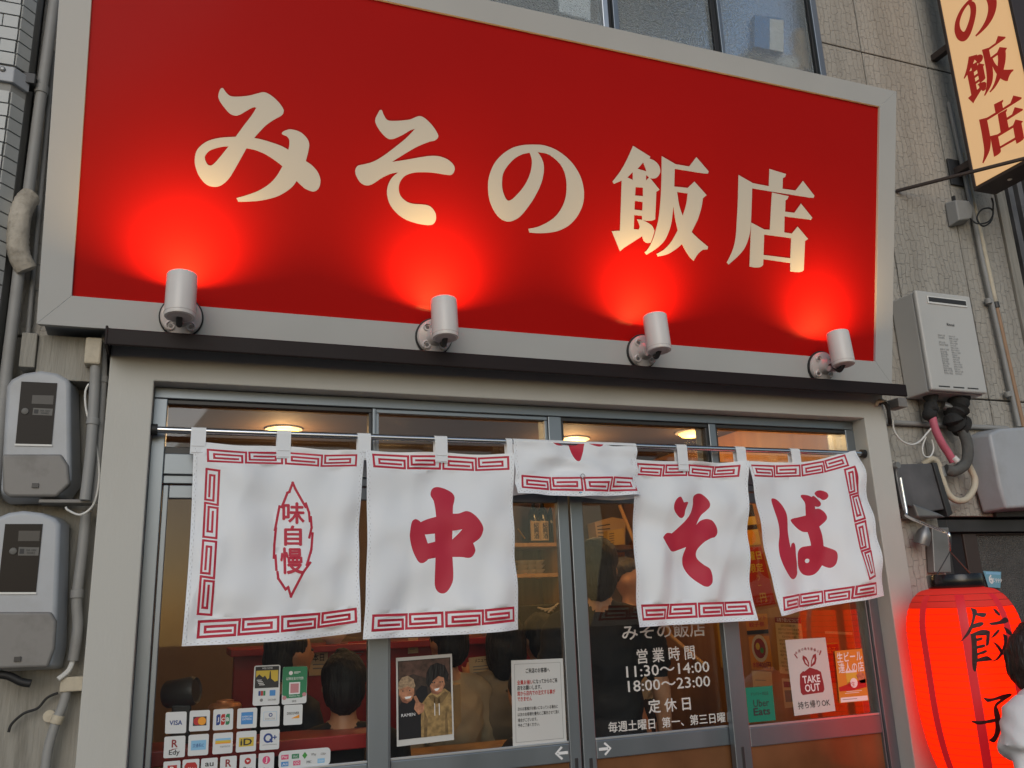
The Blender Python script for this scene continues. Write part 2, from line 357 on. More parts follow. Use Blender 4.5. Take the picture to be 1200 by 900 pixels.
# ------------------------------------------------------------------ outlines of letters: "x,y" smooth, "x,y!" corner
def outline(txt, k=5):
    raw = []
    for w in txt.split():
        c = w.endswith('!'); a, b = w.rstrip('!').split(','); raw.append((Vector((float(a), float(b))), c))
    n = len(raw); out = []
    for i in range(n):
        p1, c1 = raw[i]; p2, c2 = raw[(i + 1) % n]
        out.append(p1)
        if c1 and c2: continue
        p0 = p1 if c1 else raw[i - 1][0]; p3 = p2 if c2 else raw[(i + 2) % n][0]
        for j in range(1, k):
            t = j / k
            out.append(0.5 * ((2 * p1) + (p2 - p0) * t + (2 * p0 - 5 * p1 + 4 * p2 - p3) * t * t + (3 * p1 - p0 - 3 * p2 + p3) * t ** 3))
    return out
GLY = {  # name: (origin x, origin y, scale, pieces); a piece is a list of loops (outer, holes)
'mi': (220, 95, 6.0, [["228,52 240,41 252,46 270,72 300,97 350,102 430,95 490,80 540,71 590,95 640,140 672,185 676,210 660,236 600,270 540,315 468,394! 520,404 600,428 660,450 710,477! 717,440 715,405 700,383 668,368 666,355 690,340 730,333 790,350 835,388 856,430 852,480 833,557! 880,590 920,640 936,690 928,740 905,766 875,770 830,752 797,725 768,697! 740,735 690,775 620,810 520,834 430,842 356,843! 344,817! 400,802 490,770 570,722 625,665 668,593! 620,555 550,510 480,480 415,466! 390,510 340,600 290,680 240,725 185,738 130,720 85,670 58,610 49,550 60,490 95,445 150,412 230,392 338,385! 400,300 450,235 484,180! 460,178 410,205 360,232 325,234 290,215 240,155 218,115 217,85",
   "288,452! 230,458 160,480 125,515 122,545 138,578 160,588 185,575 230,525"]]),
'so': (410, 120, 6.0, [["207,60 217,47 230,50 242,80 270,118 330,123 420,115 460,100 495,90 530,103 580,150 615,200 627,235 605,260 560,272 480,305 400,350 300,413! 400,398 500,380 580,370 640,375 700,400 738,440 741,475 720,503 680,503 600,490 520,485 450,490 395,510 360,550 348,600 360,650 400,690 450,708 540,716 580,735 607,775 610,820 590,852 550,858 470,845 390,815 330,770 285,710 266,640 272,580 300,525 345,486! 290,497 230,525 170,565 125,579 80,560 48,510 42,470 60,440 110,428 170,410 240,370 320,310 400,245 463,180! 430,190 370,225 310,250 270,247 225,205 190,150 183,110"]]),
'no': (565, 160, 7.5, [["485,64 560,72 650,105 740,165 820,250 880,360 905,480 895,590 850,690 780,770 690,820 600,840 500,845 424,838! 416,806! 500,788 590,745 660,690 715,610 745,520 752,420 740,330 705,250 650,190 580,145 497,130! 530,180 550,240 550,310 530,400 490,490 430,590 350,690 290,730 235,742 175,720 120,660 75,560 60,450 68,350 110,240 180,155 270,95 370,68",
   "427,135! 360,150 290,190 225,260 190,330 183,420 195,490 225,550 260,553 310,510 370,440 415,360 440,280 446,200"]]),
'han': (710, 160, 6.0, [["200,60! 322,136! 316,150! 350,165 380,195 392,235 385,262 365,285 340,291 320,287! 387,370! 364,384! 356,578! 335,587 300,588 268,583! 300,600 335,625 351,660! 340,700 325,742! 300,745 278,732 266,705! 264,697! 135,780! 108,803! 50,662! 108,658! 120,305! 65,328! 55,312! 110,240 160,150",
    "272,177! 295,240! 232,222!", "198,245! 198,300! 160,283!", "292,266! 313,281! 291,306!", "218,350! 270,355! 270,415! 214,410!", "212,448! 268,455! 266,516! 210,510!", "208,548! 264,553! 264,581! 228,578! 242,610 247,632 240,650! 205,648!"],
   ["402,133! 500,190! 595,206! 646,140! 732,240! 728,256! 700,255! 493,222! 490,347! 585,357! 632,312! 718,408! 692,430! 680,500 655,580 612,668! 660,715 728,772! 725,790! 690,795 655,825 627,870! 600,845 570,800 545,752! 500,790 440,825 375,840! 366,822! 420,790 470,735 515,655! 500,590 490,530 486,490! 483,500 470,600 450,670 420,730 370,780 295,828! 282,812! 310,780 340,720 358,660 378,580 393,450 400,300",
    "510,385! 585,396! 575,470 550,555! 525,480"]]),
'ten': (845, 190, 6.6667, [["390,48! 520,88! 513,110! 495,120! 492,203! 595,217! 652,142! 742,258! 735,275! 700,272! 410,226! 255,200! 250,350 245,470 235,560 200,660 150,725 70,797! 57,780! 100,690 125,590 135,450 143,300 148,95! 262,160! 385,183!"],
   ["410,233! 540,262! 530,285! 515,295! 512,383! 585,392! 636,320! 725,430! 715,447! 690,443! 508,420! 505,545! 565,555! 610,500! 692,597! 668,613! 658,840! 640,853 600,856 553,850! 553,785! 342,755! 340,800! 320,816 280,820 234,813! 247,468! 348,522! 393,525! 405,300!",
    "348,562! 560,590! 553,748! 343,722!"]]),
'naka': (465, 565, 6.427, [["240,90 255,62 290,50 340,62 395,92 417,125 412,165 400,205 394,265! 440,262 495,243 540,258 590,305 625,365 622,410 600,450 548,488! 562,520 566,550 545,585 515,598 460,592 394,592! 396,740 380,800 350,845 320,859 285,845 262,800 258,700 260,598! 205,607! 185,625 160,635 130,620 90,540 66,450 66,390 80,325 105,302 130,308 150,325! 200,305 268,288! 262,210 255,160 238,120",
   "180,422! 258,416! 260,477! 202,490!", "394,395! 465,384! 430,425 394,460!"]]),
'so2': (765, 575, 7.5, [["340,90! 350,60 395,37 440,50 485,100 495,150 470,190 430,235 378,322! 420,285 470,265 520,280 560,340 568,390 545,425 500,440 440,475 395,530 385,575 400,620 450,670 500,705 520,760 515,820 485,855 455,860 420,840 350,770 300,690 282,620 285,570 297,518! 250,535 200,552 160,545 120,500 85,440 85,420 120,388 165,392! 210,350 290,260 330,200 347,140"],
   ["205,73 220,90 240,125! 280,120 285,135 262,190 255,240 235,262 205,250 160,200 146,155 155,110 180,80"]]),
'ba': (895, 565, 7.2, [["52,155 75,140 110,155 150,200 185,270 198,350 205,430 228,560! 240,525 260,515 275,545 280,640 295,740 300,780 280,815 245,828 205,810 150,740 120,650 115,550 120,450 105,350 80,250"],
   ["282,105 295,87 340,90 380,105! 400,95 440,120 480,155 482,180 460,193 420,188! 425,212! 470,210 510,235 532,280 520,320 460,370! 490,450 515,540! 560,560 600,590 612,640 605,700 580,727 550,718 525,703! 500,745 455,780 400,792 345,770 305,715 297,650 300,590 330,550 400,535! 385,480 365,418! 320,412 270,375 225,325 235,305 280,290 338,272! 325,210 315,160", "372,665 378,650 392,647 405,652 410,667 403,680 390,684 377,678"],
   ["410,75 430,52 470,48 515,70 532,105 520,130 495,135 465,115 440,105"]]),
'hana': (560, 480, 6.0, [["500,222! 600,225! 870,232! 868,250 840,262 800,255! 735,232! 728,290 705,345 683,364 660,345 645,290 640,248! 560,250 530,242"]]),
'gyo': (1030, 650, 7.03, [["752,437! 800,450 810,480! 850,478 885,485 875,510 850,515 800,500! 780,570! 830,555 862,560 850,585 770,610! 740,660 655,735! 690,690 730,630 760,560 770,490"],
   ["755,655! 840,620 905,625 915,650 905,740 880,752! 885,665! 800,668! 805,690! 850,680 850,700 808,715! 808,750! 870,738 868,762 812,775! 812,810! 880,785 885,805 815,830! 815,855! 890,835 930,862 925,872 810,885! 805,930 798,960 780,955 768,900 765,750"],
   ["935,440! 970,455 998,490 990,505 960,480"], ["905,562! 990,545 1040,515 1070,545 1040,565 970,578 925,580"], ["980,615! 995,625 960,670 920,690! 945,655"], ["1025,592! 1070,615 1098,650 1085,665 1050,640"],
   ["1020,650! 1058,672 1055,740 1045,800 1070,830 1050,850! 1020,825 985,862 910,893! 960,862 1000,810! 970,760 935,715! 975,735 1015,780! 1030,720"]]),
'ko': (1030, 772, 7.03, [["855,318! 930,325 1010,300 1080,285 1090,305 1030,345 975,390 985,420 1000,480 1005,570 985,640 950,690 900,670! 940,640 958,580 955,500 945,420 960,370 1000,335 920,352 885,350"], ["750,508! 850,512 960,492 1120,480 1130,500 960,520 820,542"]]),
}
def glyph_px(name):
    ox, oy, sc, pcs = GLY[name]
    return [[[Vector((ox + p.x / sc, oy + p.y / sc)) for p in outline(l)] for l in pc] for pc in pcs]

def inside(p, loop):
    x, y = p[0], p[1]; c = False; n = len(loop); j = n - 1
    for i in range(n):
        a = loop[i]; b = loop[j]
        if (a[1] > y) != (b[1] > y) and x < (b[0] - a[0]) * (y - a[1]) / (b[1] - a[1]) + a[0]: c = not c
        j = i
    return c
def cdt(loops, extra=()):
    vs = []; es = []
    for l in loops:
        k = len(vs); vs += [Vector((p[0], p[1])) for p in l]; es += [(k + i, k + (i + 1) % len(l)) for i in range(len(l))]
    vs += [Vector((p[0], p[1])) for p in extra]
    r = geometry.delaunay_2d_cdt(vs, es, [], 0, 1e-5)
    return r[0], r[2]
def flat_piece(loops):
    """triangles of one outline with holes"""
    v, f = cdt(loops); out = []
    for t in f:
        c = sum((v[i] for i in t), Vector((0, 0))) / len(t)
        if sum(inside(c, l) for l in loops) % 2: out.append(tuple(t))
    return v, out
def relief(mb, loops, fn, th, mi=0):
    """extruded letter: loops in 2D, fn(x, y, n) -> point, th thickness"""
    v, f = flat_piece(loops); k = len(mb.v)
    n0 = (fn(v[f[0][1]].x, v[f[0][1]].y, 0) - fn(v[f[0][0]].x, v[f[0][0]].y, 0)).cross(fn(v[f[0][2]].x, v[f[0][2]].y, 0) - fn(v[f[0][0]].x, v[f[0][0]].y, 0))
    nn = fn(v[f[0][0]].x, v[f[0][0]].y, 1) - fn(v[f[0][0]].x, v[f[0][0]].y, 0)
    if n0.dot(nn) < 0: f = [t[::-1] for t in f]
    mb.add([fn(p.x, p.y, th) for p in v], f, mi)
    for l in loops:
        n = len(l); vs = [fn(p[0], p[1], th) for p in l] + [fn(p[0], p[1], 0) for p in l]
        mb.add(vs, [(i, (i + 1) % n, n + (i + 1) % n, n + i) for i in range(n)], mi)

# ------------------------------------------------------------------ lettering from the built-in font
TXT = {}
def text2d(s, bold=0.0):
    key = (s, bold)
    if key not in TXT:
        cu = bpy.data.curves.new('lettering', 'FONT'); cu.body = s; cu.size = 1.0; cu.align_x = 'CENTER'; cu.align_y = 'CENTER'
        cu.resolution_u = 2; cu.space_line = 1.0
        o = bpy.data.objects.new('lettering', cu); C.objects.link(o)
        dg = bpy.context.evaluated_depsgraph_get(); me = bpy.data.meshes.new_from_object(o.evaluated_get(dg))
        vs = [v.co.copy() for v in me.vertices]; fs = [tuple(p.vertices) for p in me.polygons]
        C.objects.unlink(o); bpy.data.objects.remove(o); bpy.data.meshes.remove(me)
        if vs:
            x0 = min(v.x for v in vs); x1 = max(v.x for v in vs); y0 = min(v.y for v in vs); y1 = max(v.y for v in vs)
        else: x0 = x1 = y0 = y1 = 0
        if bold and vs:   # heavier strokes: shifted copies, each a hair above the last
            b_ = min(bold, .03) * .8; base = list(vs); bf = list(fs); nb_ = len(base)
            for k, (dx, dy) in enumerate(((b_, 0), (-b_, 0), (0, b_), (0, -b_)), 1):
                vs = vs + [Vector((v.x + dx, v.y + dy, k * .00006)) for v in base]; fs = fs + [tuple(i + nb_ * k for i in f) for f in bf]
        TXT[key] = (vs, fs, (x0, x1, y0, y1))
    return TXT[key]

class Card:
    """a flat printed thing on four corners (tl, tr, br, bl); prints are laid on it in 0..1 coordinates, a right, b down"""
    def __init__(s, q, th=0.0015, face=None):
        s.q = [Vector(p) for p in q]; n = (s.q[1] - s.q[0]).cross(s.q[3] - s.q[0]).normalized()
        ctr = sum(s.q, Vector()) / 4
        if n.dot(CAM - ctr) < 0: n = -n
        s.n = n; s.th = th; s.layers = {}; s.lv = 1
        s.w = ((s.q[1] - s.q[0]).length + (s.q[2] - s.q[3]).length) / 2; s.h = ((s.q[3] - s.q[0]).length + (s.q[2] - s.q[1]).length) / 2
    def pt(s, a, b, d=0.0):
        t = s.q[0].lerp(s.q[1], a); u = s.q[3].lerp(s.q[2], a); return t.lerp(u, b) + s.n * (s.th + d)
    def L(s, m): return s.layers.setdefault(m, MB())
    def poly(s, m, pts, lv=1, k=1):
        loop = [Vector(p) for p in pts]; v, f = flat_piece([loop])
        vs = [s.pt(p.x, p.y, 0.0004 * lv) for p in v]
        fs = []
        for t in f:
            n = (vs[t[1]] - vs[t[0]]).cross(vs[t[2]] - vs[t[0]]); fs.append(t if n.dot(s.n) > 0 else t[::-1])
        s.L(m).add(vs, fs)
    def rect(s, m, a0, b0, a1, b1, lv=1): s.poly(m, [(a0, b0), (a1, b0), (a1, b1), (a0, b1)], lv)
    def disc(s, m, a, b, r, lv=1, n=20, sx=None):
        rb = r * s.w / s.h
        s.poly(m, [(a + (sx or r) * math.cos(2 * math.pi * i / n), b + rb * math.sin(2 * math.pi * i / n)) for i in range(n)], lv)
    def text(s, m, txt, a, b, hb, lv=2, bold=0.0, fit=None, al='c'):
        vs, fs, (x0, x1, y0, y1) = text2d(txt, bold)
        if not vs: return
        sy = hb * s.h / max(1e-6, (y1 - y0) if fit == 'box' else 0.8); sx = sy
        if isinstance(fit, (int, float)): sx = fit * s.w / (x1 - x0)
        cx = (x0 + x1) / 2 if al == 'c' else x0; cy = (y0 + y1) / 2
        s.L(m).add([s.pt(a + (v.x - cx) * sx / s.w, b - (v.y - cy) * sy / s.h, 0.0004 * lv + v.z) for v in vs], fs)
    def build(s, name, m, label, cat, group=None, rnd=0.0, parent=None, pname='print'):
        if rnd:
            ra = rnd; rb = rnd * s.w / s.h; pts = []
            for (ca, cb, w0) in ((1 - ra, rb, -90), (1 - ra, 1 - rb, 0), (ra, 1 - rb, 90), (ra, rb, 180)):
                for i in range(5):
                    w = math.radians(w0 + 22.5 * i); pts.append((ca + ra * math.cos(w), cb + rb * math.sin(w)))
        else: pts = [(0, 0), (1, 0), (1, 1), (0, 1)]
        mb = MB(); mb.prism([s.pt(a, b) for a, b in pts], -s.n * s.th)
        if parent is None:
            r = mb.build(name, m); tag(r, label, cat, group)
        else: r = mb.build(name, m, parent)
        for k, l in s.layers.items(): l.build(pname, k, r)['kind'] = 'stuff'
        return r

# ------------------------------------------------------------------ figures: one closed skin grown round a set of limbs
def figure(name, label, prims, mats, loc, rotz, group=None, voxel=0.014, smooth=4):
    mb = MB()
    for p in prims:
        if p[0] in 'ck':
            fl = p[0] == 'k'; _, a, ra, b, rb, m = p; a = Vector(a); b = Vector(b); d = b - a
            k = 5; pts = [a - d.normalized() * ra * 0.7] + [a + d * (i / k) for i in range(k + 1)] + [b + d.normalized() * (rb * 0.7 if not fl else .001)]
            rs = [ra * 0.6] + [ra + (rb - ra) * i / k for i in range(k + 1)] + [rb * (0.6 if not fl else .98)]
            mb.tube(pts, rs, 12)
        else:
            _, c, r, m = p; mb.ell(c, r, 18, 11)
    me = bpy.data.meshes.new(name); me.from_pydata(mb.v, [], mb.f)
    o = bpy.data.objects.new(name, me); C.objects.link(o)
    rm = o.modifiers.new('remesh', 'REMESH'); rm.mode = 'VOXEL'; rm.voxel_size = voxel; rm.use_smooth_shade = True
    sm = o.modifiers.new('smooth', 'SMOOTH'); sm.factor = 0.5; sm.iterations = smooth
    dg = bpy.context.evaluated_depsgraph_get(); m2 = bpy.data.meshes.new_from_object(o.evaluated_get(dg))
    o.modifiers.clear(); o.data = m2; bpy.data.meshes.remove(me); m2.name = name
    for x in mats: m2.materials.append(MATS[x])
    nf = len(m2.polygons); ctr = np.zeros(nf * 3); m2.polygons.foreach_get('center', ctr); ctr = ctr.reshape(-1, 3)
    best = np.full(nf, 9e9); idx = np.zeros(nf, dtype=np.int32)
    for p in prims:
        if p[0] in 'ck':
            a = np.array(p[1]); d = np.array(p[3]) - a; t = np.clip((ctr - a) @ d / (d @ d), 0, 1); q = np.linalg.norm(ctr - a - t[:, None] * d, axis=1) - (p[2] + (p[4] - p[2]) * t)
        else:
            r = np.array(p[2]); q = (np.linalg.norm((ctr - np.array(p[1])) / r, axis=1) - 1) * r.min()
        w = q < best; best[w] = q[w]; idx[w] = p[-1]
    m2.polygons.foreach_set('material_index', idx); m2.polygons.foreach_set('use_smooth', np.ones(nf, dtype=bool))
    o.location = loc; o.rotation_euler = (0, 0, rotz); ORG[o.name] = Vector((0, 0, 0))
    tag(o, label, 'person', group); return o
def person(label, loc, rotz, H=1.70, sit=None, top='cloth_black', vox=.014, skin='skin', hair='hair_black', style='short', sleeve='short', loose=1.0, armL=None, armR=None, lean=0.0, group='customers and staff inside the shop', extra=None, cap=None):
    s = H / 1.72; dz = 0 if sit is None else sit / s - 0.86
    def v(x, y, z):
        f = max(0, z - 0.95) * lean; return (x * s, (y - f) * s, (z + dz) * s)
    E = lambda c, r, m: ('e', v(*c), tuple(q * s for q in r), m)
    K = lambda a, ra, b, rb, m: ('c', v(*a), ra * s, v(*b), rb * s, m)
    TR, SH, SK, SO = 0, 1, 2, 3
    pr = [E((0, 0, 0.95), (.165, .115, .12), TR), E((0, 0, 1.09), (.155, .105, .18), SH), E((0, 0.005, 1.27), (.182, .118, .2), SH),
          K((-.06, 0, 1.425), .062, (-.175, 0, 1.395), .062, SH), K((.06, 0, 1.425), .062, (.175, 0, 1.395), .062, SH),
          K((0, .01, 1.42), .055, (0, -.01, 1.54), .05, SK), E((0, -.012, 1.632), (.073, .09, .11), SK), E((0, -.045, 1.572), (.05, .055, .052), SK),
          E((0, -.107, 1.612), (.012, .018, .024), SK), E((-.075, .0, 1.615), (.012, .02, .03), SK), E((.075, .0, 1.615), (.012, .02, .03), SK)]
    for sg, arm in ((-1, armL), (1, armR)):
        el, wr = arm or ((.235, .02, 1.11), (.235, -.06, .86))
        el = (sg * el[0], el[1], el[2]); wr = (sg * wr[0], wr[1], wr[2]); sh = (sg * .19, 0, 1.39)
        mid = tuple(sh[i] + (el[i] - sh[i]) * .62 for i in range(3))
        if sleeve == 'short': pr += [('k',) + K(sh, .064 * loose, mid, .064 * loose * loose, SH)[1:], K(mid, .046, el, .040, SK), K(el, .040, wr, .029, SK)]
        else: pr += [K(sh, .064, el, .052, SH), K(el, .052, wr, .04, SH)]
        d = Vector(wr) - Vector(el); d.normalize(); pc = Vector(wr) + d * .05
        pr.append(E(tuple(pc), (.036, .028, .045), SK))
        side = d.cross(Vector((0, 1, 0))) if abs(d.y) < .9 else Vector((1, 0, 0)); side.normalize()
        for k, (o_, ln) in enumerate(((-.028, .06), (-.01, .075), (.01, .07), (.028, .055))):
            a = pc + d * .03 + side * o_; pr.append(K(tuple(a), .011, tuple(a + d * ln + Vector((0, -.012, 0))), .009, SK))
        pr.append(K(tuple(pc - side * .02), .012, tuple(pc - side * .055 + d * .035 + Vector((0, -.02, 0))), .010, SK))
    for sg in (-1, 1):
        if sit is None: kn, an = (sg * .1, -.01, .5), (sg * .1, .02, .09)
        else: kn, an = (sg * .12, -.42, .86), (sg * .12, -.40, .45)
        pr += [K((sg * .09, 0, .92), .09, kn, .062, TR), K(kn, .062, an, .043, TR), E((an[0], an[1] - .06, an[2] - .045), (.045, .12, .045), SO)]
    o = figure('person', label, pr, ['trouser_dark', top, skin, 'plastic_dark'], loc, rotz, group, voxel=vox, smooth=4 if vox > .01 else 3)
    cl = set(i for f in o.data.polygons if f.material_index == SH for i in f.vertices)
    for i in cl:
        q = o.data.vertices[i]; c = q.co; q.co = c + q.normal * ((.35 - abs(noise.noise(Vector((c.x * 9, c.y * 9 + c.z * 7, c.z * 13))))) * .022 * s)
    hb = MB(); hp = []
    if style == 'short': hp = [E((0, .016, 1.662), (.088, .098, .095), 0), E((0, .045, 1.61), (.082, .068, .10), 0)]
    elif style == 'bob': hp = [E((0, .016, 1.66), (.092, .10, .1), 0), E((0, .04, 1.58), (.098, .075, .13), 0), E((-.072, -.028, 1.58), (.034, .078, .125), 0), E((.072, -.028, 1.58), (.034, .078, .125), 0), E((0, .05, 1.50), (.09, .05, .08), 0)]
    elif style == 'cap': hp = [E((0, .01, 1.675), (.092, .104, .09), 0), E((0, .04, 1.60), (.084, .072, .10), 0), E((0, .05, 1.55), (.07, .05, .06), 0)]
    elif style == 'crop': hp = [E((0, .014, 1.695), (.078, .09, .062), 0), E((0, .055, 1.665), (.070, .05, .06), 0)]
    elif style == 'bun': hp = [E((0, .016, 1.662), (.088, .1, .096), 0), E((0, .045, 1.62), (.083, .07, .1), 0), E((.01, .02, 1.752), (.03, .02, .014), 0)]
    for p in hp: hb.ell(p[1], p[2], 20, 13)
    me = bpy.data.meshes.new('hair'); me.from_pydata(hb.v, [], hb.f); h = bpy.data.objects.new('hair', me); C.objects.link(h)
    rm = h.modifiers.new('remesh', 'REMESH'); rm.mode = 'VOXEL'; rm.voxel_size = 0.009
    dg = bpy.context.evaluated_depsgraph_get(); m2 = bpy.data.meshes.new_from_object(h.evaluated_get(dg)); h.modifiers.clear(); h.data = m2
    for q in m2.vertices:
        c = q.co; q.co = c + c.normalized() * 0 + q.normal * (noise.noise(Vector((c.x * 95, c.y * 95, c.z * 7))) * 0.006 + noise.noise(c * 22) * 0.004)
    for f in m2.polygons: f.use_smooth = True
    m2.materials.append(MATS[hair]); h.parent = o
    for sg in (-1, 1):
        eb = MB(); eb.ell(v(sg * .03, -.094, 1.637), (.011 * s, .007 * s, .006 * s), 10, 6); ey = eb.build('eye', 'ink_dark', o, smooth=True)
    return o

# ================================================================== THE SETTING
YW = 0.17                                   # street face of the building wall
def struct(mb, name, m, **k): return tag(mb.build(name, m, **k), kind='structure')
struct(MB().box(-60, 60, -60, -0.9, -0.12, 0.0), 'road', 'asphalt')
struct(MB().box(-60, 60, -0.9, 0.0, -0.12, 0.02), 'pavement', 'pavement')
# the room behind the doors
RX0, RX1, RY1, RZ1 = -0.22, 2.96, 4.2, 2.55
struct(MB().box(RX0, RX1, 0.2, RY1, -0.12, 0.03), 'interior_floor', 'inner_floor')
struct(MB().box(RX0 - .1, RX1 + .1, 0.26, RY1, RZ1, RZ1 + 0.1), 'interior_ceiling', 'ceiling_tan')
struct(MB().box(RX0 - 0.1, RX0, 0.26, RY1, 0.03, RZ1 - .002), 'interior_wall_left', 'wood_mid')
struct(MB().box(RX1, RX1 + 0.1, 0.26, RY1, 0.03, RZ1 - .002), 'interior_wall_right', 'wood_amber')
struct(MB().box(RX0 - .1, RX1 + .1, RY1, RY1 + 0.1, 0.03, RZ1 - .002), 'interior_wall_back', 'plaster_tan')

# ---- the building: siding in panels with open joints, the upper window, the side door
bld = root('shop_building', 'grey beige embossed siding building carrying the red sign', 'building', (1.4, YW, 0))
xs1 = P(1008, 50, YW).x; xs2 = P(1095, 120, YW).x; xe = P(1186, 330, YW).x
zs = P(1120, 466, YW).z; zb = P(1130, 606, YW).z
xw = P(966, 85, YW).x
g = 0.004
def panel(x0, x1, z0, z1, m='siding'):
    MB().box(x0 + g, x1 - g, YW, YW + 0.05, z0 + g, z1 - g).build('siding_panel', m, bld, bevel=0.004)
for (x0, x1) in ((3.012, xs1), (xs1, xs2), (xs2, xe)):
    if x1 - x0 < .03: continue
    for (z0, z1) in ((zb, zs), (zs, 4.55), (4.55, 7.5)):
        xx = max(x0, xw) if z1 > 4 and x0 < xw else x0
        panel(xx, x1, z0, z1)
panel(3.012, 3.40, 0.02, zb)
panel(-0.62, xw, 2.56, 3.45); panel(-0.62, 0.42, 3.45, 5.6); panel(-0.62, xw, 5.6, 7.5)
panel(-0.62, -0.272, 0.02, 2.56, 'old_board')
MB().box(P(44, 410, .05).x, -0.30, .05, YW - .001, P(60, 445, .05).z, 2.534).build('patch_board', 'old_board', bld, bevel=.003)
MB().box(P(24, 410, .04).x, P(44, 410, .05).x - .002, .035, YW - .001, P(30, 430, .035).z, 2.533).build('corner_post', 'old_board', bld, bevel=.003)
MB().box(-0.68, xe, YW + .056, YW + .2, 2.5, 3.45).build('wall_core', 'gap_dark', bld)
MB().box(xw, xe, YW + .056, YW + .2, 3.45, 7.5).build('wall_core', 'gap_dark', bld)
MB().box(3.0, xe, YW + .056, YW + .1, zb, 2.5).build('wall_core', 'gap_dark', bld)
MB().box(-0.68, 0.42, YW + .056, YW + .2, 3.45, 7.5).build('wall_core', 'gap_dark', bld)
MB().box(-0.68, -0.22, YW + .056, YW + .1, 0.02, 2.5).build('wall_core', 'gap_dark', bld)
# corner trims
MB().box(xe + .002, xe + .07, YW - .012, YW + .25, 2.0, 7.5).build('corner_trim', 'old_board', bld, bevel=.003)
MB().box(-0.70, -0.624, YW - .02, YW + .2, 0.02, 7.5).build('corner_trim', 'old_board', bld, bevel=.003)
# upper window
wz0, wz1, wx0 = 3.45, 5.6, 0.42
xm1 = P(711, 10, YW).x; xm2 = P(840, 35, YW).x
win = MB().box(wx0, xw, YW - .02, YW + .05, wz0, wz0 + .05).build('window', 'aluminium', bld, bevel=.003)
MB().box(wx0, xw, YW - .02, YW + .05, wz1 - .05, wz1).build('window_rail', 'aluminium', win, bevel=.003)
def bar(x, w, y0=YW - .018, m='aluminium'): MB().box(x - w / 2, x + w / 2, y0, YW + .04, wz0 + .05, wz1 - .05).build('window_bar', m, win, bevel=.003)
bar(xw - .022, .04); bar(xw - .052, .014, YW - .006, 'rubber_black'); bar(xm1 - .018, .03, m='aluminium_light'); bar(xm1 + .012, .022, YW, 'rubber_black'); bar(xm1 + .04, .03); bar(xm2 - .012, .03, YW - .004, 'rubber_black'); bar(xm2 + .016, .022); bar(wx0 + .02, .04)
for a, b in ((wx0 + .04, xm1 - .034), (xm1 + .056, xm2 - .028), (xm2 + .028, xw - .06)):
    MB().box(a, b, YW + .012, YW + .017, wz0 + .05, wz1 - .05).build('window_pane', 'frosted', win)
struct(MB().box(wx0 - .2, xw + .2, 1.5, 1.55, 3.2, 5.8), 'upper_room_wall', 'ink_white')
struct(MB().box(wx0 - .2, xw + .2, .4, 1.5, 5.75, 5.8), 'upper_room_ceiling', 'ink_white')
# things on the upper sill
q = [P(884, 18, .196), P(918, 22, .196), P(918, 62, .196), P(884, 54, .196)]
mb = MB(); mb.prism(q, (0, .06, 0)); bx = mb.build('packet', 'ink_sky'); tag(bx, 'blue and white packet standing behind the upper frosted window', 'packet')
MB().prism([P(902, 22, .192), P(918, 24, .192), P(918, 61, .192), P(902, 58, .192)], (0, .003, 0)).build('label_panel', 'ink_white', bx)
mb = MB(); mb.prism([P(877, 56, .26), P(934, 70, .26), P(934, 84, .26), P(877, 66, .26)], (0, .12, 0)); tag(mb.build('tray', 'ink_white'), 'white tray under the packet behind the upper window', 'tray')
mb = MB(); mb.prism([P(934, 34, .24), P(948, 38, .24), P(956, 84, .24), P(940, 80, .24)], (0, .08, 0)); tag(mb.build('pillar_box', 'paper_kraft'), 'tan upright box at the right end of the upper window', 'box')
mb = MB(); mb.prism([P(654, -30, .2), P(691, -22, .2), P(692, 24, .2), P(655, 14, .2)], (0, .004, 0)); tag(mb.build('paper_sheet', 'ink_white'), 'white paper sheet stuck inside the upper left window pane', 'paper')

# ---- neighbouring building with white tiles, chamfered corner
YT = 0.02
cxT = P(20, 50, YT).x; tdir = Vector((math.cos(math.radians(52)), math.sin(math.radians(52)), 0))
nb = root('tiled_building', 'white tiled building corner at the far left edge', 'building', (cxT - .3, YT, 0))
cw = 0.058
mb = MB(); mb.prism([Vector((cxT - .9, YT + .006, 0)), Vector((cxT - .003, YT + .006, 0)), Vector((cxT, YT + .006, 0)) + tdir * cw, Vector((cxT, .9, 0)) + Vector((tdir.x * cw, 0, 0)), Vector((cxT - .9, .9, 0))], (0, 0, 7.0)); mb.build('core', 'tile_joint', nb)
zband = P(14, 84, YT).z
th_, tw_ = 0.0445, 0.0945; pitch = 0.050; pw = 0.1
def tilemesh(w, h, d):
    m = MB().box(0, w, -d, 0, 0, h); me = bpy.data.meshes.new('tile'); me.from_pydata(m.v, [], m.f); me.materials.append(MATS['tile_white']); return me
TMf, TMh, TMc = tilemesh(tw_, th_, .006), tilemesh(.046, th_, .006), tilemesh(cw - .006, th_, .006)
def puttile(me, p, rz=0.0):
    o = bpy.data.objects.new('tile', me); C.objects.link(o); o.parent = nb; o.location = Vector(p) - ORG[nb.name]; o.rotation_euler = (random.uniform(-.012, .012), 0, rz + random.uniform(-.008, .008))
z = 1.75; row = 0
while z < 4.7:
    if not (zband - .045 < z + th_ and z < zband + .02):
        off = 0.0 if row % 2 else .05
        x = cxT - tw_ - .002
        if off: puttile(TMh, (cxT - .05, YT + .002, z)); x = cxT - .05 - pw + .002
        for k in range(3): puttile(TMf, (x, YT + .002, z)); x -= pw
        c0 = Vector((cxT + .001, YT + .002, z)); puttile(TMc, c0, math.radians(52))
    z += pitch; row += 1
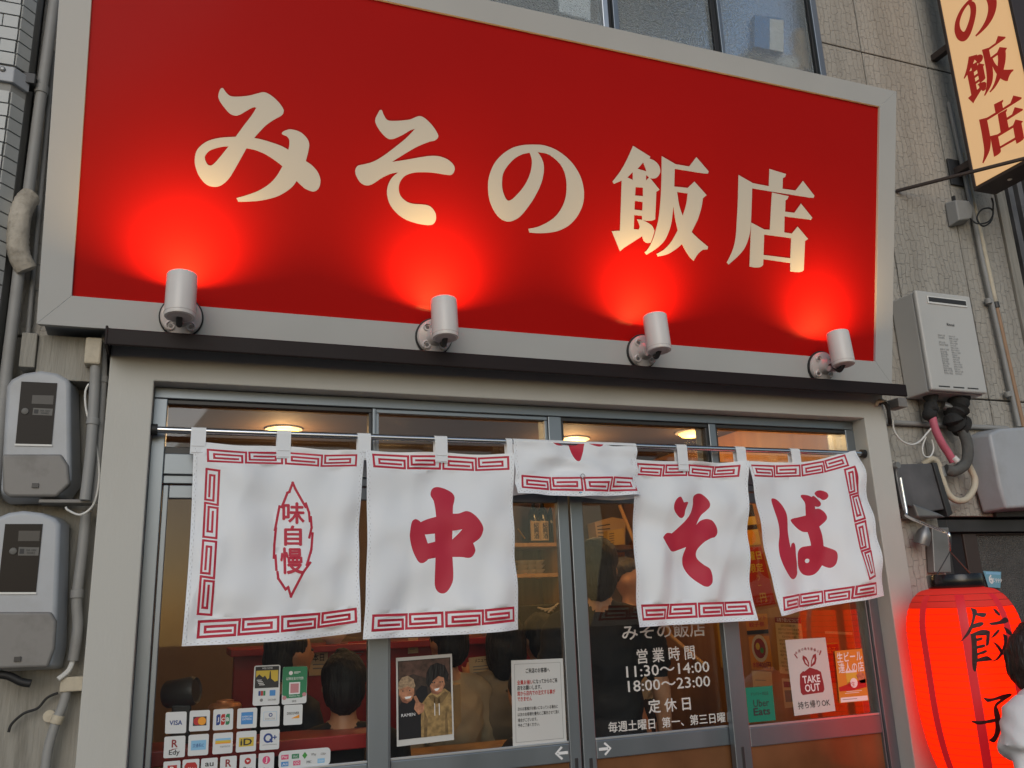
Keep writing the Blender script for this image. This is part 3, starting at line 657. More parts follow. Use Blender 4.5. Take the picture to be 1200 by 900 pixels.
mb = MB(); mb.prism([Vector((cxT - .6, YT - .008, zband - .045)), Vector((cxT + .004, YT - .008, zband - .045)), Vector((cxT + .004, YT - .008, zband - .045)) + tdir * (cw + .01), Vector((cxT - .6, .3, zband - .045))], (0, 0, .06)); bnd = mb.build('band_strip', 'meter_grey', nb, bevel=.003)
mb = MB(); mb.lathe(P(3, 81, YT - .009), [(0.010, 0), (.009, .004), (.005, .006)], (0, -1, 0), 12); mb.build('screw', 'steel_grey', bnd)
mb = MB().box(cxT + tdir.x * cw + .005, -0.71, .6, .65, 0, 7); tag(mb.build('gap_back', 'gap_dark'), kind='structure')

# ================================================================== SHOP FRONT
SX0, SX1, IX0, IX1, LZ, TZ = -0.272, 3.0, -0.133, 2.874, 2.383, 2.50
sur = root('door_surround', 'cream painted door surround with two posts and a lintel', 'door surround', (1.37, 0, 0))
MB().prism([(SX0, 0, .02), (SX0, 0, TZ), (SX1, 0, TZ), (SX1, 0, .02), (IX1, 0, .02), (IX1, 0, LZ), (IX0, 0, LZ), (IX0, 0, .02)], (0, .26, 0)).build('posts_and_lintel', 'cream_paint', sur, bevel=.004)
for x in (SX0 - .004, IX1 - .004): MB().box(x, x + (IX0 - SX0 if x < 1 else SX1 - IX1) + .008, -.006, .26, .0205, .10).build('plinth', 'pavement', sur, bevel=.003)
aw = root('drip_canopy', 'dark brown metal drip canopy strip between sign and lintel', 'canopy', (1.37, -.06, TZ))
mb = MB(); mb.prism([Vector((SX0 - .006, -.125, 2.462)), Vector((SX0 - .006, -.125, 2.518)), Vector((SX0 - .006, 0.17, 2.548)), Vector((SX0 - .006, 0.17, 2.502)), Vector((SX0 - .006, -.113, 2.502)), Vector((SX0 - .006, -.113, 2.462))], (SX1 + .03 - SX0, 0, 0))
mb.build('flashing', 'awning_brown', aw, bevel=.004)
MB().box(SX0 - .01, SX0 - .002, -.128, .16, 2.460, 2.525).build('end_cap', 'awning_brown', aw, bevel=.002)

# aluminium frame with the row of fanlights
YF = 0.078
fr = root('door_frame', 'grey aluminium frame with four fanlights above the sliding doors', 'door frame', (1.37, YF, 0.02))
def al(x0, x1, y0, y1, z0, z1, name, parent=None, m='aluminium', bv=.003): return MB().box(x0, x1, y0, y1, z0, z1).build(name, m, parent or fr, bevel=bv)
hz0 = P(300, 478, YF).z; tz0 = P(190, 531, YF).z; tz1 = P(190, 566, YF).z
al(IX0, IX1, YF, .2, hz0 + .02, LZ - .001, 'head')
al(IX0, IX0 + .045, YF, .2, .03, hz0 + .0195, 'jamb'); al(IX1 - .05, IX1, YF, .2, .03, hz0 + .0195, 'jamb')
al(IX0 + .0455, IX1 - .0505, YF, .2, tz1 + .03, tz0, 'transom'); al(IX0 + .0455, IX1 - .0505, YF + .012, .2, tz1, tz1 + .0295, 'transom_track')
fx = [P(195, 490, YF).x, P(433, 500, YF).x, P(445, 500, YF).x, P(640, 505, YF).x, P(662, 505, YF).x, P(829, 510, YF).x, P(843, 510, YF).x, P(995, 515, YF).x]
for i in range(4):
    x0, x1 = fx[2 * i], fx[2 * i + 1]
    pf = MB().box(x0 - .012, x1 + .012, YF + .012, YF + .05, hz0 + .004, hz0 + .0195).box(x0 - .012, x1 + .012, YF + .012, YF + .05, tz0 + .0005, tz0 + .025).box(x0 - .012, x0, YF + .012, YF + .05, tz0 + .0255, hz0 + .0035).box(x1, x1 + .012, YF + .012, YF + .05, tz0 + .0255, hz0 + .0035).build('fanlight', 'plastic_dark' if i != 1 else 'aluminium', fr, bevel=.002)
    MB().box(x0, x1, YF + .03, YF + .034, tz0 + .025, hz0 - .004).build('pane', 'glass', pf)
    if i < 3: al(x1 + .0125, fx[2 * i + 2] - .0125, YF + .003, .19, tz0 + .0005, hz0 + .0195, 'fanlight_post')

# sliding doors
dz1 = tz1 - .004
def door(label, x0, x1, y, gx0, gx1, rail_t, rail_b, arrow=None):
    d = root('sliding_door', label, 'door', ((x0 + x1) / 2, y, .03), 'sliding doors of the shop front')
    al(x0, gx0, y, y + .032, .05, dz1, 'stile', d); al(gx1, x1, y, y + .032, .05, dz1, 'stile', d)
    al(gx0 + .0005, gx1 - .0005, y + .002, y + .03, dz1 - .045, dz1, 'rail', d)
    rl = al(gx0 + .0005, gx1 - .0005, y + .001, y + .031, rail_b, rail_t, 'rail', d)
    al(gx0 + .0005, gx1 - .0005, y + .004, y + .012, rail_t + .0005, rail_t + .009, 'glazing_bead', rl, 'aluminium_light', .0015)
    al(gx0 + .0005, gx1 - .0005, y + .002, y + .03, .05, .16, 'rail', d)
    MB().box(gx0 - .004, gx1 + .004, y + .014, y + .018, rail_t - .004, dz1 - .04).build('pane', 'glass', d)
    MB().box(gx0 - .004, gx1 + .004, y + .014, y + .018, .155, rail_b + .004).build('lower_pane', 'lower_glass', d)
    return d
Y1, Y2 = .092, .128
m1 = P(444, 860, Y1).x
rt = P(560, 882, Y2).z; rb_ = P(560, 905, Y2).z
xc = P(682, 870, Y2).x
s34 = P(868, 820, Y1).x
d1 = door('fixed glass door at the left, covered in payment stickers', IX0 + .047, P(456, 850, Y1).x, Y1, P(183, 800, Y1).x, P(431, 850, Y1).x, P(300, 908, Y1).z, P(300, 930, Y1).z)
d2 = door('left of the two middle glass doors, with photo and notice on it', P(446, 860, Y2).x, xc - .004, Y2, P(458, 860, Y2).x, P(667, 860, Y2).x, rt, rb_)
d3 = door('right of the two middle glass doors, with opening hours lettering', xc + .004, P(878, 850, Y2).x, Y2, P(698, 860, Y2).x, P(859, 840, Y2).x, rt, rb_)
d4 = door('glass door at the right, with take-out poster and green sticker', P(858, 840, Y1).x, IX1 - .052, Y1, P(877, 840, Y1).x, P(1031, 830, Y1).x, P(950, 846, Y1).z, P(950, 868, Y1).z)
# recessed finger pulls
for dd, (x, y, Y) in ((d2, (676, 900, Y2)), (d3, (693, 900, Y2)), (d4, (871, 886, Y1)), (d4, (1042, 868, Y1))):
    p = P(x, y, Y); MB().box(p.x - .008, p.x + .008, Y - .001, Y + .006, p.z - .055, p.z + .035).build('finger_pull', 'plastic_dark', dd, bevel=.003)
# arrows on the rails
def arrow(dd, x, y, s):
    c = P(x, y, Y2); h = .026; mb = MB(); yy = Y2 - .0008
    mb.prism([(c.x - s * h * .5, yy, c.z + .005), (c.x + s * h * 1.0, yy, c.z + .005), (c.x + s * h * 1.0, yy, c.z - .005), (c.x - s * h * .5, yy, c.z - .005)], (0, .0006, 0))
    for w in (1, -1):
        mb.prism([(c.x - s * h * 1.05, yy - .0003, c.z), (c.x - s * h * .05, yy - .0003, c.z + w * h * .9), (c.x - s * h * -.2, yy - .0003, c.z + w * h * .7), (c.x - s * h * .68, yy - .0003, c.z)], (0, .0006, 0))
    mb.build('arrow_mark', 'ink_white', dd)
arrow(d2, 658, 882.5, 1); arrow(d3, 709, 877.5, -1)

# ================================================================== MAIN SIGN (leans out towards the street)
SB = Vector((-0.490, -0.05, 2.538)); SU = Vector((0, -.30, 1.351)).normalized(); SN = Vector((0, -1.351, -.30)).normalized()
SW, SHt = 3.507, 1.384
def SP(u, w, n=0.0): return SB + Vector((u, 0, 0)) + SU * w + SN * n
def spx(x, y):
    r = ray(x, y); t = (SB - CAM).dot(SN) / r.dot(SN); p = CAM + r * t - SB
    return Vector((p.x, p.dot(SU)))
sg = root('shop_sign', 'large red sign board with cream shop name lettering and white frame', 'sign', SP(SW / 2, 0))
i0 = spx(84, 346); i1 = spx(1032, 125); i2 = spx(1025, 424)
U0, U1, W0, W1 = i0.x, (i1.x + i2.x) / 2, (i0.y + i2.y) / 2, i1.y
def spr(quad, n0, n1, name, m, parent, bevel=.003):
    mb = MB(); mb.prism([SP(u, w, n1) for u, w in quad], SN * (n0 - n1)); return mb.build(name, m, parent, bevel=bevel)
spr([(U0 - .02, W0 - .02), (U1 + .02, W0 - .02), (U1 + .02, W1 + .02), (U0 - .02, W1 + .02)], -.06, -.012, 'board', 'board_red', sg, 0)
e = .0002
for nm, qd in (('bottom', [(0 + e, 0), (SW - e, 0), (U1 - e, W0), (U0 + e, W0)]), ('top', [(0 + e, SHt), (SW - e, SHt), (U1 - e, W1), (U0 + e, W1)]),
               ('left', [(0, e), (0, SHt - e), (U0, W1 - e), (U0, W0 + e)]), ('right', [(SW, e), (SW, SHt - e), (U1, W1 - e), (U1, W0 + e)])):
    spr(qd, -.07, 0.0, 'frame_bar', 'frame_white', sg, .0008)
# sheet metal box behind the leaning face, back to the wall
mb = MB(); q = [SP(.01, .01, -.065), SP(.01, SHt - .01, -.065), Vector((SB.x + .01, YW - .003, SP(0, SHt - .01, -.065).z)), Vector((SB.x + .01, YW - .003, SB.z + .01))]
mb.prism(q, (SW - .02, 0, 0)); mb.build('housing', 'meter_grey', sg)
for gi, nm in enumerate(('mi', 'so', 'no', 'han', 'ten')):
    mb = MB()
    for k, pc in enumerate(glyph_px(nm)):
        loops = [[spx(p.x, p.y) for p in l] for l in pc]
        relief(mb, loops, lambda x, y, n: SP(x, y, -.0118 + n), .0012 + .0005 * k)
    mb.build('letter', 'letter_cream', sg)
# spotlights along the lower frame
def spot(bx_, by_, hx, hy, label, twist=0.0):
    b2 = spx(bx_, by_); b = SP(b2.x, b2.y, 0.001)
    r = root('spotlight', label, 'spotlight', b, 'spotlights along the lower edge of the red sign')
    mb = MB(); mb.lathe(b, [(.071, 0), (.071, .008), (.066, .010)], SN, 40); mb.build('gasket', 'rubber_black', r, smooth=True)
    mb = MB(); mb.lathe(b, [(.066, .0105), (.066, .018), (.062, .024), (.036, .030), (.026, .045), (.026, .058), (.018, .062)], SN, 40)
    bs = mb.build('base', 'lamp_base', r, smooth=True)
    ux = Vector((1, 0, 0))
    for k in range(4):
        w = math.radians(45 + 90 * k); c = b + SN * .0195 + (ux * math.cos(w) + SU * math.sin(w)) * .045
        mb = MB(); mb.lathe(c, [(.017, 0), (.017, .010), (.013, .013), (.011, .011), (.011, .006)], SN, 18); mb.build('screw_boss', 'lamp_base', bs, smooth=True)
        mb = MB(); mb.lathe(c, [(.007, .006), (.006, .0115)], SN, 10); mb.build('screw', 'steel_grey', bs, smooth=True)
    hc = P(hx, hy, b.y - .15)
    el = b + SN * .062
    ax = Vector((twist, .10, 1)).normalized()
    mb = MB(); mb.tube(smooth_path([el - SN * .01, el + SN * .02, hc - ax * .078 + Vector((0, .03, -.012)), hc - ax * .070]), .010, 12); mb.build('arm', 'rubber_black', r, smooth=True)
    mb = MB(); mb.lathe(el + SN * .012 + Vector((.0, 0, -.012)), [(.012, -.018), (.012, .018)], (1, 0, 0), 14); mb.build('knuckle', 'lamp_base', r, smooth=True)
    R_, Hh = .0475, .075
    mb = MB(); mb.lathe(hc, [(R_ - .012, -Hh), (R_ - .002, -Hh + .001), (R_, -Hh + .008), (R_, Hh - .004), (R_ - .001, Hh), (R_ - .005, Hh), (R_ - .006, Hh - .03), (R_ - .008, Hh - .03)], ax, 40, cap=False)
    hd = mb.build('head', 'lamp_white', r, smooth=True)
    mb = MB(); mb.lathe(hc, [(R_ - .010, -Hh - .0004), (.001, -Hh - .0004)], ax, 40, cap=False); mb.build('end_plate', 'lamp_base', hd)
    mb = MB(); mb.lathe(hc, [(R_ + .0004, -Hh + .012), (R_ + .0012, -Hh + .013), (R_ + .0004, -Hh + .014)], ax, 40, cap=False); mb.build('seam_ring', 'lamp_base', hd, smooth=True)
    mb = MB(); mb.lathe(hc + ax * (Hh - .028), [(R_ - .007, 0), (.03, .008), (.001, .012)], ax, 32); mb.build('bulb', 'bulb_warm', hd, smooth=True)
    l = bpy.data.lights.new('lamp_light', 'AREA'); l.shape = 'DISK'; l.size = .074; l.energy = SPOT_W; l.spread = math.radians(154); l.color = (1.0, .58, .18)
    o = bpy.data.objects.new('lamp_light', l); C.objects.link(o); o.parent = r
    o.location = hc + ax * (Hh + .0015) - b; o.rotation_euler = (ax + Vector((0, .10, 0))).to_track_quat('-Z', 'Y').to_euler()
SPOT_W = 2.9
spot(212.5, 372, 212, 347, 'leftmost spotlight under the red sign, seen straight on')
spot(508, 395, 521, 374, 'second spotlight from the left under the red sign')
spot(752, 412, 770, 391, 'third spotlight from the left under the red sign')
spot(961, 430, 985, 409, 'rightmost spotlight under the red sign, beside the gas heater', .02)

# ================================================================== CURTAIN (noren) ON ITS ROD
YR = .03
rl, rr = P(181, 503, YR), P(1011, 532, YR); rz = (rl.z + rr.z) / 2
rod = root('curtain_rod', 'long steel rod carrying the white shop curtain', 'rod', (1.37, YR, rz))
MB().tube([(IX0 + .012, YR, rz), (IX1 - .012, YR, rz)], .0115, 16).build('tube', 'steel_rod', rod, smooth=True)
for x0, x1 in ((IX0 + .0005, IX0 + .02), (IX1 - .02, IX1 - .0005)): MB().tube([(x0, YR, rz), (x1, YR, rz)], .019, 20).build('end_cap', 'rubber_black', rod, smooth=True)
nor = root('shop_curtain', 'white split shop curtain with red lettering and red key borders', 'curtain', (1.37, YR, rz))

MEAND = [(.78, .70), (.16, .70), (.16, .36), (.89, .36), (.89, 1.0), (0, 1.0), (0, 0), (1.0, 0), (.985, 1.0), (1.97, 1.0), (1.97, 0), (1.09, 0), (1.09, .70), (1.80, .70), (1.80, .36), (1.22, .36)]
def seg_rects(path, w):
    out = []
    for a, b in zip(path[:-1], path[1:]):
        a = Vector(a); b = Vector(b); d = (b - a).normalized(); n = Vector((-d.y, d.x)) * w / 2; e0 = a - d * w / 2; e1 = b + d * w / 2
        out.append([e0 + n, e1 + n, e1 - n, e0 - n])
    return out
class Cloth:
    def __init__(s, px, Y, seed, amp=.02, shape=None):
        s.px = [Vector(p) for p in px]; s.c = [P(p[0], p[1], y) for p, y in zip(px, Y)]; s.seed = seed; s.amp = amp; s.shape = shape
        s.W = ((s.c[1] - s.c[0]).length + (s.c[2] - s.c[3]).length) / 2; s.H = ((s.c[3] - s.c[0]).length + (s.c[2] - s.c[1]).length) / 2; s.reg = []
    def uv(s, x, y):
        u = v = .5; a, b, c, d = s.px; t = Vector((x, y))
        for _ in range(12):
            f = a * (1 - u) * (1 - v) + b * u * (1 - v) + c * u * v + d * (1 - u) * v - t
            fu = (b - a) * (1 - v) + (c - d) * v; fv = (d - a) * (1 - u) + (c - b) * u; det = fu.x * fv.y - fu.y * fv.x
            u -= (f.x * fv.y - f.y * fv.x) / det; v -= (fu.x * f.y - fu.y * f.x) / det
        return u, v
    def pt(s, u, v, d=0.0):
        p = s.c[0].lerp(s.c[1], u).lerp(s.c[3].lerp(s.c[2], u), v)
        n = noise.noise
        y = s.amp * (.22 + .78 * v) * (1.1 * n(Vector((u * 2.6 + s.seed, v * .7, s.seed * 1.7))) + .45 * n(Vector((u * 6 + v * 1.2, v * 1.3, s.seed + 9)))) + s.amp * .9 * (.5 - abs(noise.noise(Vector((u * 1.6 + v * .9 + s.seed, v * .5 - u * .4, 7.7 + s.seed))))) * (.3 + .7 * v) + s.amp * .5 * n(Vector((u * 3.5 - v * 3, u * 2 + v * 3.5, s.seed * 3.1)))
        if s.shape: p = p + s.shape(u, v)
        return p + Vector((0, -y - d, 0))
    def glyph(s, nm):
        for pc in glyph_px(nm): s.reg.append([[Vector((a * s.W, b * s.H)) for a, b in (s.uv(p.x, p.y) for p in l)] for l in pc])
    def pxpoly(s, pts): s.reg.append([[Vector((a * s.W, b * s.H)) for a, b in (s.uv(*p) for p in pts)]])
    def band(s, q, n, vert=False):
        """a run of n pairs of key pattern inside the pixel quad q (tl, tr, br, bl)"""
        qq = [Vector(s.uv(*p)) for p in q]; qq = [Vector((p.x * s.W, p.y * s.H)) for p in qq]
        Ld = ((qq[1] - qq[0]).length if not vert else (qq[3] - qq[0]).length) / n; Hd = (qq[3] - qq[0]).length if not vert else (qq[1] - qq[0]).length
        for k in range(n):
            path = []
            for (x, y) in MEAND:
                a = (k + .025 + .95 * x / 1.97) / n; b = .03 + .94 * y
                if vert: a, b = 1 - b, a
                path.append(qq[0].lerp(qq[1], a).lerp(qq[3].lerp(qq[2], a), b))
            for r in seg_rects(path, Hd * .17): s.reg.append([r])
    def build(s, parent, step=.014):
        W_, H_ = s.W, s.H; nx = int(W_ / step) + 1; ny = int(H_ / step) + 1; ex = []
        for i in range(nx + 1):
            for j in range(ny + 1): ex.append((W_ * i / nx, H_ * j / ny))
        loops = [[Vector((0, 0)), Vector((W_, 0)), Vector((W_, H_)), Vector((0, H_))]]
        for r in s.reg: loops += r
        v, f = cdt(loops, ex); bb = []
        for r in s.reg:
            l = r[0]; bb.append((min(p.x for p in l), max(p.x for p in l), min(p.y for p in l), max(p.y for p in l)))
        mb = MB(); mb.v = [s.pt(p.x / W_, p.y / H_) for p in v]
        for t in f:
            c = sum((v[i] for i in t), Vector((0, 0))) / len(t)
            if not (-1e-6 < c.x < W_ + 1e-6 and -1e-6 < c.y < H_ + 1e-6): continue
            m = 0
            for r, b in zip(s.reg, bb):
                if b[0] <= c.x <= b[1] and b[2] <= c.y <= b[3] and sum(inside(c, l) for l in r) % 2: m = 1; break
            n = (mb.v[t[1]] - mb.v[t[0]]).cross(mb.v[t[2]] - mb.v[t[0]])
            mb.f.append(tuple(t) if n.y < 0 else tuple(t[::-1])); mb.m.append(m)
        o = mb.build('panel', ['cloth_white', 'cloth_red'], parent)
        for p in o.data.polygons: p.use_smooth = True
        # sewn hems along the free edges: a doubled strip proud of the cloth
        hm = MB(); sm_ = MB(); hw = .011
        for side in 'LRB':
            n = 40; a = []; b = []
            for i in range(n + 1):
                t = i / n
                if side == 'B': a.append(s.pt(t, 1.0, .0022)); b.append(s.pt(t, 1 - hw / H_, .0022))
                elif side == 'L': a.append(s.pt(0, t, .0022)); b.append(s.pt(hw / W_, t, .0022))
                else: a.append(s.pt(1 - hw / W_, t, .0022)); b.append(s.pt(1, t, .0022))
            k = len(hm.v); hm.v += a + b; hm.f += [(i + k, i + 1 + k, n + 2 + i + k, n + 1 + i + k) for i in range(n)]; hm.m += [0] * n
        hm.build('hem', 'cloth_white', o, smooth=True)
        def dash(a, b, w):
            d = (b - a); n_ = Vector((0, -1, 0)).cross(d).normalized() * w; sm_.add([a - n_, a + n_, b + n_, b - n_], [(0, 1, 2, 3)])
        for side in 'LRB':
            Ln = H_ if side != 'B' else W_; n = int(Ln / .0105)
            for i in range(n):
                t0, t1 = (i + .15) / n, (i + .70) / n; j0 = (hw * .95 if i % 2 else hw * .55)
                if side == 'B': a, b = s.pt(t0, 1 - j0 / H_, .0034), s.pt(t1, 1 - j0 / H_, .0034)
                elif side == 'L': a, b = s.pt(j0 / W_, t0, .0034), s.pt(j0 / W_, t1, .0034)
                else: a, b = s.pt(1 - j0 / W_, t0, .0034), s.pt(1 - j0 / W_, t1, .0034)
                dash(a, b, .0009)
        so2 = sm_.build('stitching', 'stitch_grey', o); so2['kind'] = 'stuff'
        return o
def sag(a, k): return lambda u, v: Vector((0, 0, -a * (1 - v) * (math.sin(math.pi * k * u) ** 2)))
YB = -.035
p1 = Cloth([(227, 517), (427, 528), (421, 747), (213, 757)], [.022, .022, YB, YB], 1.3, .055, lambda u, v: Vector((-.012 * u ** 3 * math.sin(math.pi * v) ** 1 + .006 * (1 - u) ** 3 * math.sin(math.pi * v), 0, -.006 * (1 - v) * math.sin(2 * math.pi * u) ** 2 + .018 * v * u ** 4)))
p1.band([(240, 527), (419, 534), (419, 548), (240, 542)], 2); p1.band([(240, 549), (255, 551), (245, 725), (229, 724)], 2, True); p1.band([(229, 730), (418, 720), (418, 735), (228, 748)], 2)
FL = [((190, 25), (165, 95), (150, 105), (108, 215)), ((190, 25), (210, 70), (290, 210)), ((293, 185), (318, 255), (325, 320)), ((333, 290), (340, 370), (322, 445)), ((348, 415), (338, 520), (330, 560)), ((335, 540), (308, 620), (295, 655)), ((322, 640), (275, 700)),
      ((90, 210), (55, 390)), ((62, 380), (50, 500), (45, 600)), ((58, 585), (62, 690)), ((70, 710), (75, 755), (130, 835), (150, 820), (172, 885)), ((265, 715), (172, 885))]
for st in FL:
    for r in seg_rects([(310 + a / 6.43, 565 + b / 6.43) for a, b in st], 3.0): p1.pxpoly(r)
p2 = Cloth([(428, 528), (601, 532), (607, 741), (423, 749)], [.022, .022, YB, YB], 5.2, .052, lambda u, v: Vector((.010 * (1 - u) ** 3 * math.sin(math.pi * v) - .010 * u ** 3 * math.sin(math.pi * v), 0, -.005 * (1 - v) * math.sin(2 * math.pi * u) ** 2 + .010 * v * u ** 4)))
p2.band([(434, 533), (596, 536), (597, 552), (434, 549)], 2); p2.band([(431, 723), (602, 716), (603, 731), (431, 740)], 2); p2.glyph('naka')
p4 = Cloth([(737, 538), (873, 541), (887, 727), (745, 735)], [.022, .022, YB, YB], 8.7, .058, lambda u, v: Vector((.012 * (1 - u) ** 3 * math.sin(math.pi * v) - .010 * u ** 3 * math.sin(math.pi * v), 0, -.006 * (1 - v) * math.sin(2 * math.pi * u) ** 2)))
p4.band([(746, 543), (866, 546), (866, 559), (744, 557)], 2); p4.band([(750, 711), (883, 706), (884, 720), (750, 727)], 2); p4.glyph('so2')
p5 = Cloth([(874, 541), (1002, 528), (1038, 698), (906, 722)], [.022, .018, -.10, -.05], 3.9, .055, lambda u, v: Vector((0, 0, -.028 * (1 - v) * max(0, math.sin(math.pi * u)) ** 1.5)))
p5.band([(876, 546), (990, 532), (991, 546), (878, 560)], 2); p5.band([(984, 549), (996, 547), (1022, 678), (1009, 682)], 2, True); p5.band([(908, 702), (1024, 684), (1025, 697), (908, 716)], 2); p5.glyph('ba')
p3 = Cloth([(602, 517), (746, 522.5), (750, 580), (604, 579)], [.014, .014, -.012, -.012], 6.1, .045, lambda u, v: Vector((0, -.018 * v * math.exp(-((u - .55) / .16) ** 2), -.010 * v * math.sin(math.pi * u) ** 2)))
p3.band([(609, 558), (746, 560), (747, 575), (609, 572)], 2); p3.glyph('hana')
for p in (p1, p2, p3, p4, p5): p.build(nor)
# the folded-up panel goes over the rod and hangs down behind
bk = MB(); n = 24; a0, a1 = p3.c[0], p3.c[1]; prof = [(.014, 0), (.016, .006), (.024, .0125), (.032, .0138), (.041, .010), (.046, .0), (.05, -.06), (.05, -.205)]
for i in range(n + 1):
    t = i / n; x = a0.x + (a1.x - a0.x) * t
    for (yy, dz) in prof: bk.v.append(Vector((x, yy + (.012 * noise.noise(Vector((t * 4, dz * 9, 3))) if dz < -.03 else 0), a0.z * (1 - t) + a1.z * t + dz + (.012 * math.sin(6 * t) if dz < -.1 else 0))))
k = len(prof); bk.f = [(i * k + j, (i + 1) * k + j, (i + 1) * k + j + 1, i * k + j + 1) for i in range(n) for j in range(k - 1)]; bk.m = [0] * len(bk.f)
bk.build('folded_back', 'cloth_white', nor, smooth=True)
# hanging loops
for (x, y0, y1) in ((233, 503, 532), (333, 506, 537), (427, 509, 539), (517, 512, 542), (597, 515, 546), (799, 523, 552), (868, 525, 553), (932, 527, 554)):
    c = P(x, y0, .017); zb0 = P(x, y1, .017).z; hw = .024 if x != 597 else .012
    prof = [(.0165, zb0), (.0165, zb0 + .03), (.0165, rz), (.019, rz + .009), (.030, rz + .0132), (.041, rz + .009), (.0435, rz), (.0435, zb0 + .04)]
    mb = MB(); kk = len(prof)
    for sx in (-hw, -hw / 3, hw / 3, hw):
        for yy, zz in prof: mb.v.append(Vector((c.x + sx, yy, zz)))
    mb.f = [(i * kk + j, (i + 1) * kk + j, (i + 1) * kk + j + 1, i * kk + j + 1) for i in range(3) for j in range(kk - 1)]; mb.m = [0] * len(mb.f)
    lo = mb.build('loop', 'cloth_white', nor); so_ = lo.modifiers.new('solid', 'SOLIDIFY'); so_.thickness = .0016
    st = MB()
    for dz in (.004, .026): st.box(c.x - hw * .85, c.x + hw * .85, .0147, .0156, zb0 + dz, zb0 + dz + .0018)
    pt_ = st.build('stitching', 'stitch_grey', lo); pt_['kind'] = 'stuff'
# small print in the flame emblem
def print_px(cl, parent, ch, x0, y0, x1, y1, bold=.03):
    vs, fs, (a0, a1, b0, b1) = text2d(ch, bold); mb = MB()
    for v in vs:
        u, w = cl.uv(x0 + (v.x - a0) / (a1 - a0) * (x1 - x0), y0 + (b1 - v.y) / (b1 - b0) * (y1 - y0)); mb.v.append(cl.pt(u, w, .0018 + v.z))
    mb.f = fs; mb.m = [0] * len(fs); mb.build('lettering', 'cloth_red', parent)
print_px(p1, nor, '味', 328, 593, 353.5, 618); print_px(p1, nor, '自', 330, 621, 350, 644); print_px(p1, nor, '慢', 325, 647, 351, 677)
# clip that holds the folded panel
cp = root('binder_clip', 'small black and blue clip on the folded curtain panel', 'clip', P(685, 577, -.03))
q = P(685, 577, -.034); MB().box(q.x - .026, q.x + .026, -.040, -.030, q.z - .014, q.z + .006).build('jaw', 'plastic_dark', cp, bevel=.003)
MB().box(q.x - .022, q.x + .022, -.0425, -.0403, q.z - .010, q.z + .001).build('label', 'ink_lightblue', cp)
c0 = P(683, 558, -.034); MB().tube([c0 + Vector((.009 * math.cos(w * .5236), 0, .009 * math.sin(w * .5236))) for w in range(13)], .0012, 6).build('ring', 'steel_grey', cp, smooth=True)

# ================================================================== LEFT SIDE: meters and pipes
def ppoly(mb, px, Y, off, mi=0): mb.prism([P(x, y, Y) for x, y in px], off, mi)
def loft(px, Yf, Yb, grow, name, m, parent, bevel=.012):
    f = [P(x, y, Yf) for x, y in px]; c = sum(f, Vector()) / len(f); b = [Vector((c.x + (p.x - c.x) * grow[0], Yb, c.z + (p.z - c.z) * grow[1])) for p in f]
    n = len(f); mb = MB(); mb.add(f + b, [tuple(range(n)), tuple(range(2 * n - 1, n - 1, -1))] + [(i, n + i, n + (i + 1) % n, (i + 1) % n) for i in range(n)])
    me = mb.build(name, m, parent, bevel=bevel, seg=4)
    bmx = bmesh.new(); bmx.from_mesh(me.data); bmesh.ops.recalc_face_normals(bmx, faces=bmx.faces[:]); bmx.to_mesh(me.data); bmx.free()
    for p in me.data.polygons: p.use_smooth = True
    me.data.set_sharp_from_angle(angle=math.radians(50)); return me
def meter(label, up, low, wn, tags, knob):
    c = P(up[0][0] + 35, up[-1][1], .1); r = root('electric_meter', label, 'meter', c, 'electric meters on the left wall')
    MB().prism([P(x, y, YW - .02) for x, y in ((up[0][0] + 2, up[0][1] + 8), (up[5][0] + 14, up[5][1] + 18), (low[3][0] + 10, low[3][1] - 10), (low[-1][0], low[-1][1] - 12))], (0, .018, 0)).build('back_plate', 'dark_metal', r)
    full = up[:-2] + [(low[3][0] + 1, low[3][1] - 6), (low[4][0] + 4, low[4][1] - 1), (low[-2][0], low[-2][1]), (low[-1][0] - 2, low[-1][1])]
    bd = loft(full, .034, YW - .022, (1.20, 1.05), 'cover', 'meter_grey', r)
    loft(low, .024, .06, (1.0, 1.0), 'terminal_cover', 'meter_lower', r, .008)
    q = [P(x, y, .031) for x, y in wn]; mb = MB(); mb.prism(q, (0, .003, 0)); wd = mb.build('window', 'meter_dark', r)
    e = MB(); e.prism([q[3] + Vector((-.002, -.001, 0)), q[2] + Vector((.002, -.001, 0)), q[2] + Vector((.002, -.001, -.006)), q[3] + Vector((-.002, -.001, -.006))], (0, .002, 0)); e.build('sill', 'heater_edge', wd)
    for tq in tags: mb = MB(); mb.prism([P(x, y, .0302) for x, y in tq], (0, .0006, 0)); mb.build('number_plate', 'meter_label' if tq is tags[0] else 'meter_plate_dark', wd)
    cq = Card([P(x, y, .0300) for x, y in tags[0]], th=.0002); cq.text('ink_dark', '30A 100V', .62, .35, .3, fit=.5); cq.text('ink_dark', '00482', .62, .7, .28, fit=.4); cq.rect('ink_dark', .06, .2, .28, .8)
    for kk, l in cq.layers.items(): l.build('print', kk, wd)['kind'] = 'stuff'
    mb = MB(); mb.lathe(P(*knob, .0312), [(.011, 0), (.010, .004), (.004, .005)], (0, -1, 0), 18); mb.build('seal_knob', 'meter_label', wd, smooth=True)
    sc = P((low[-1][0] + low[3][0]) / 2, low[-1][1] - 6, .043); MB().box(sc.x - .009, sc.x + .009, .018, .030, sc.z - .007, sc.z + .007).build('latch', 'plastic_dark', r)
    return r
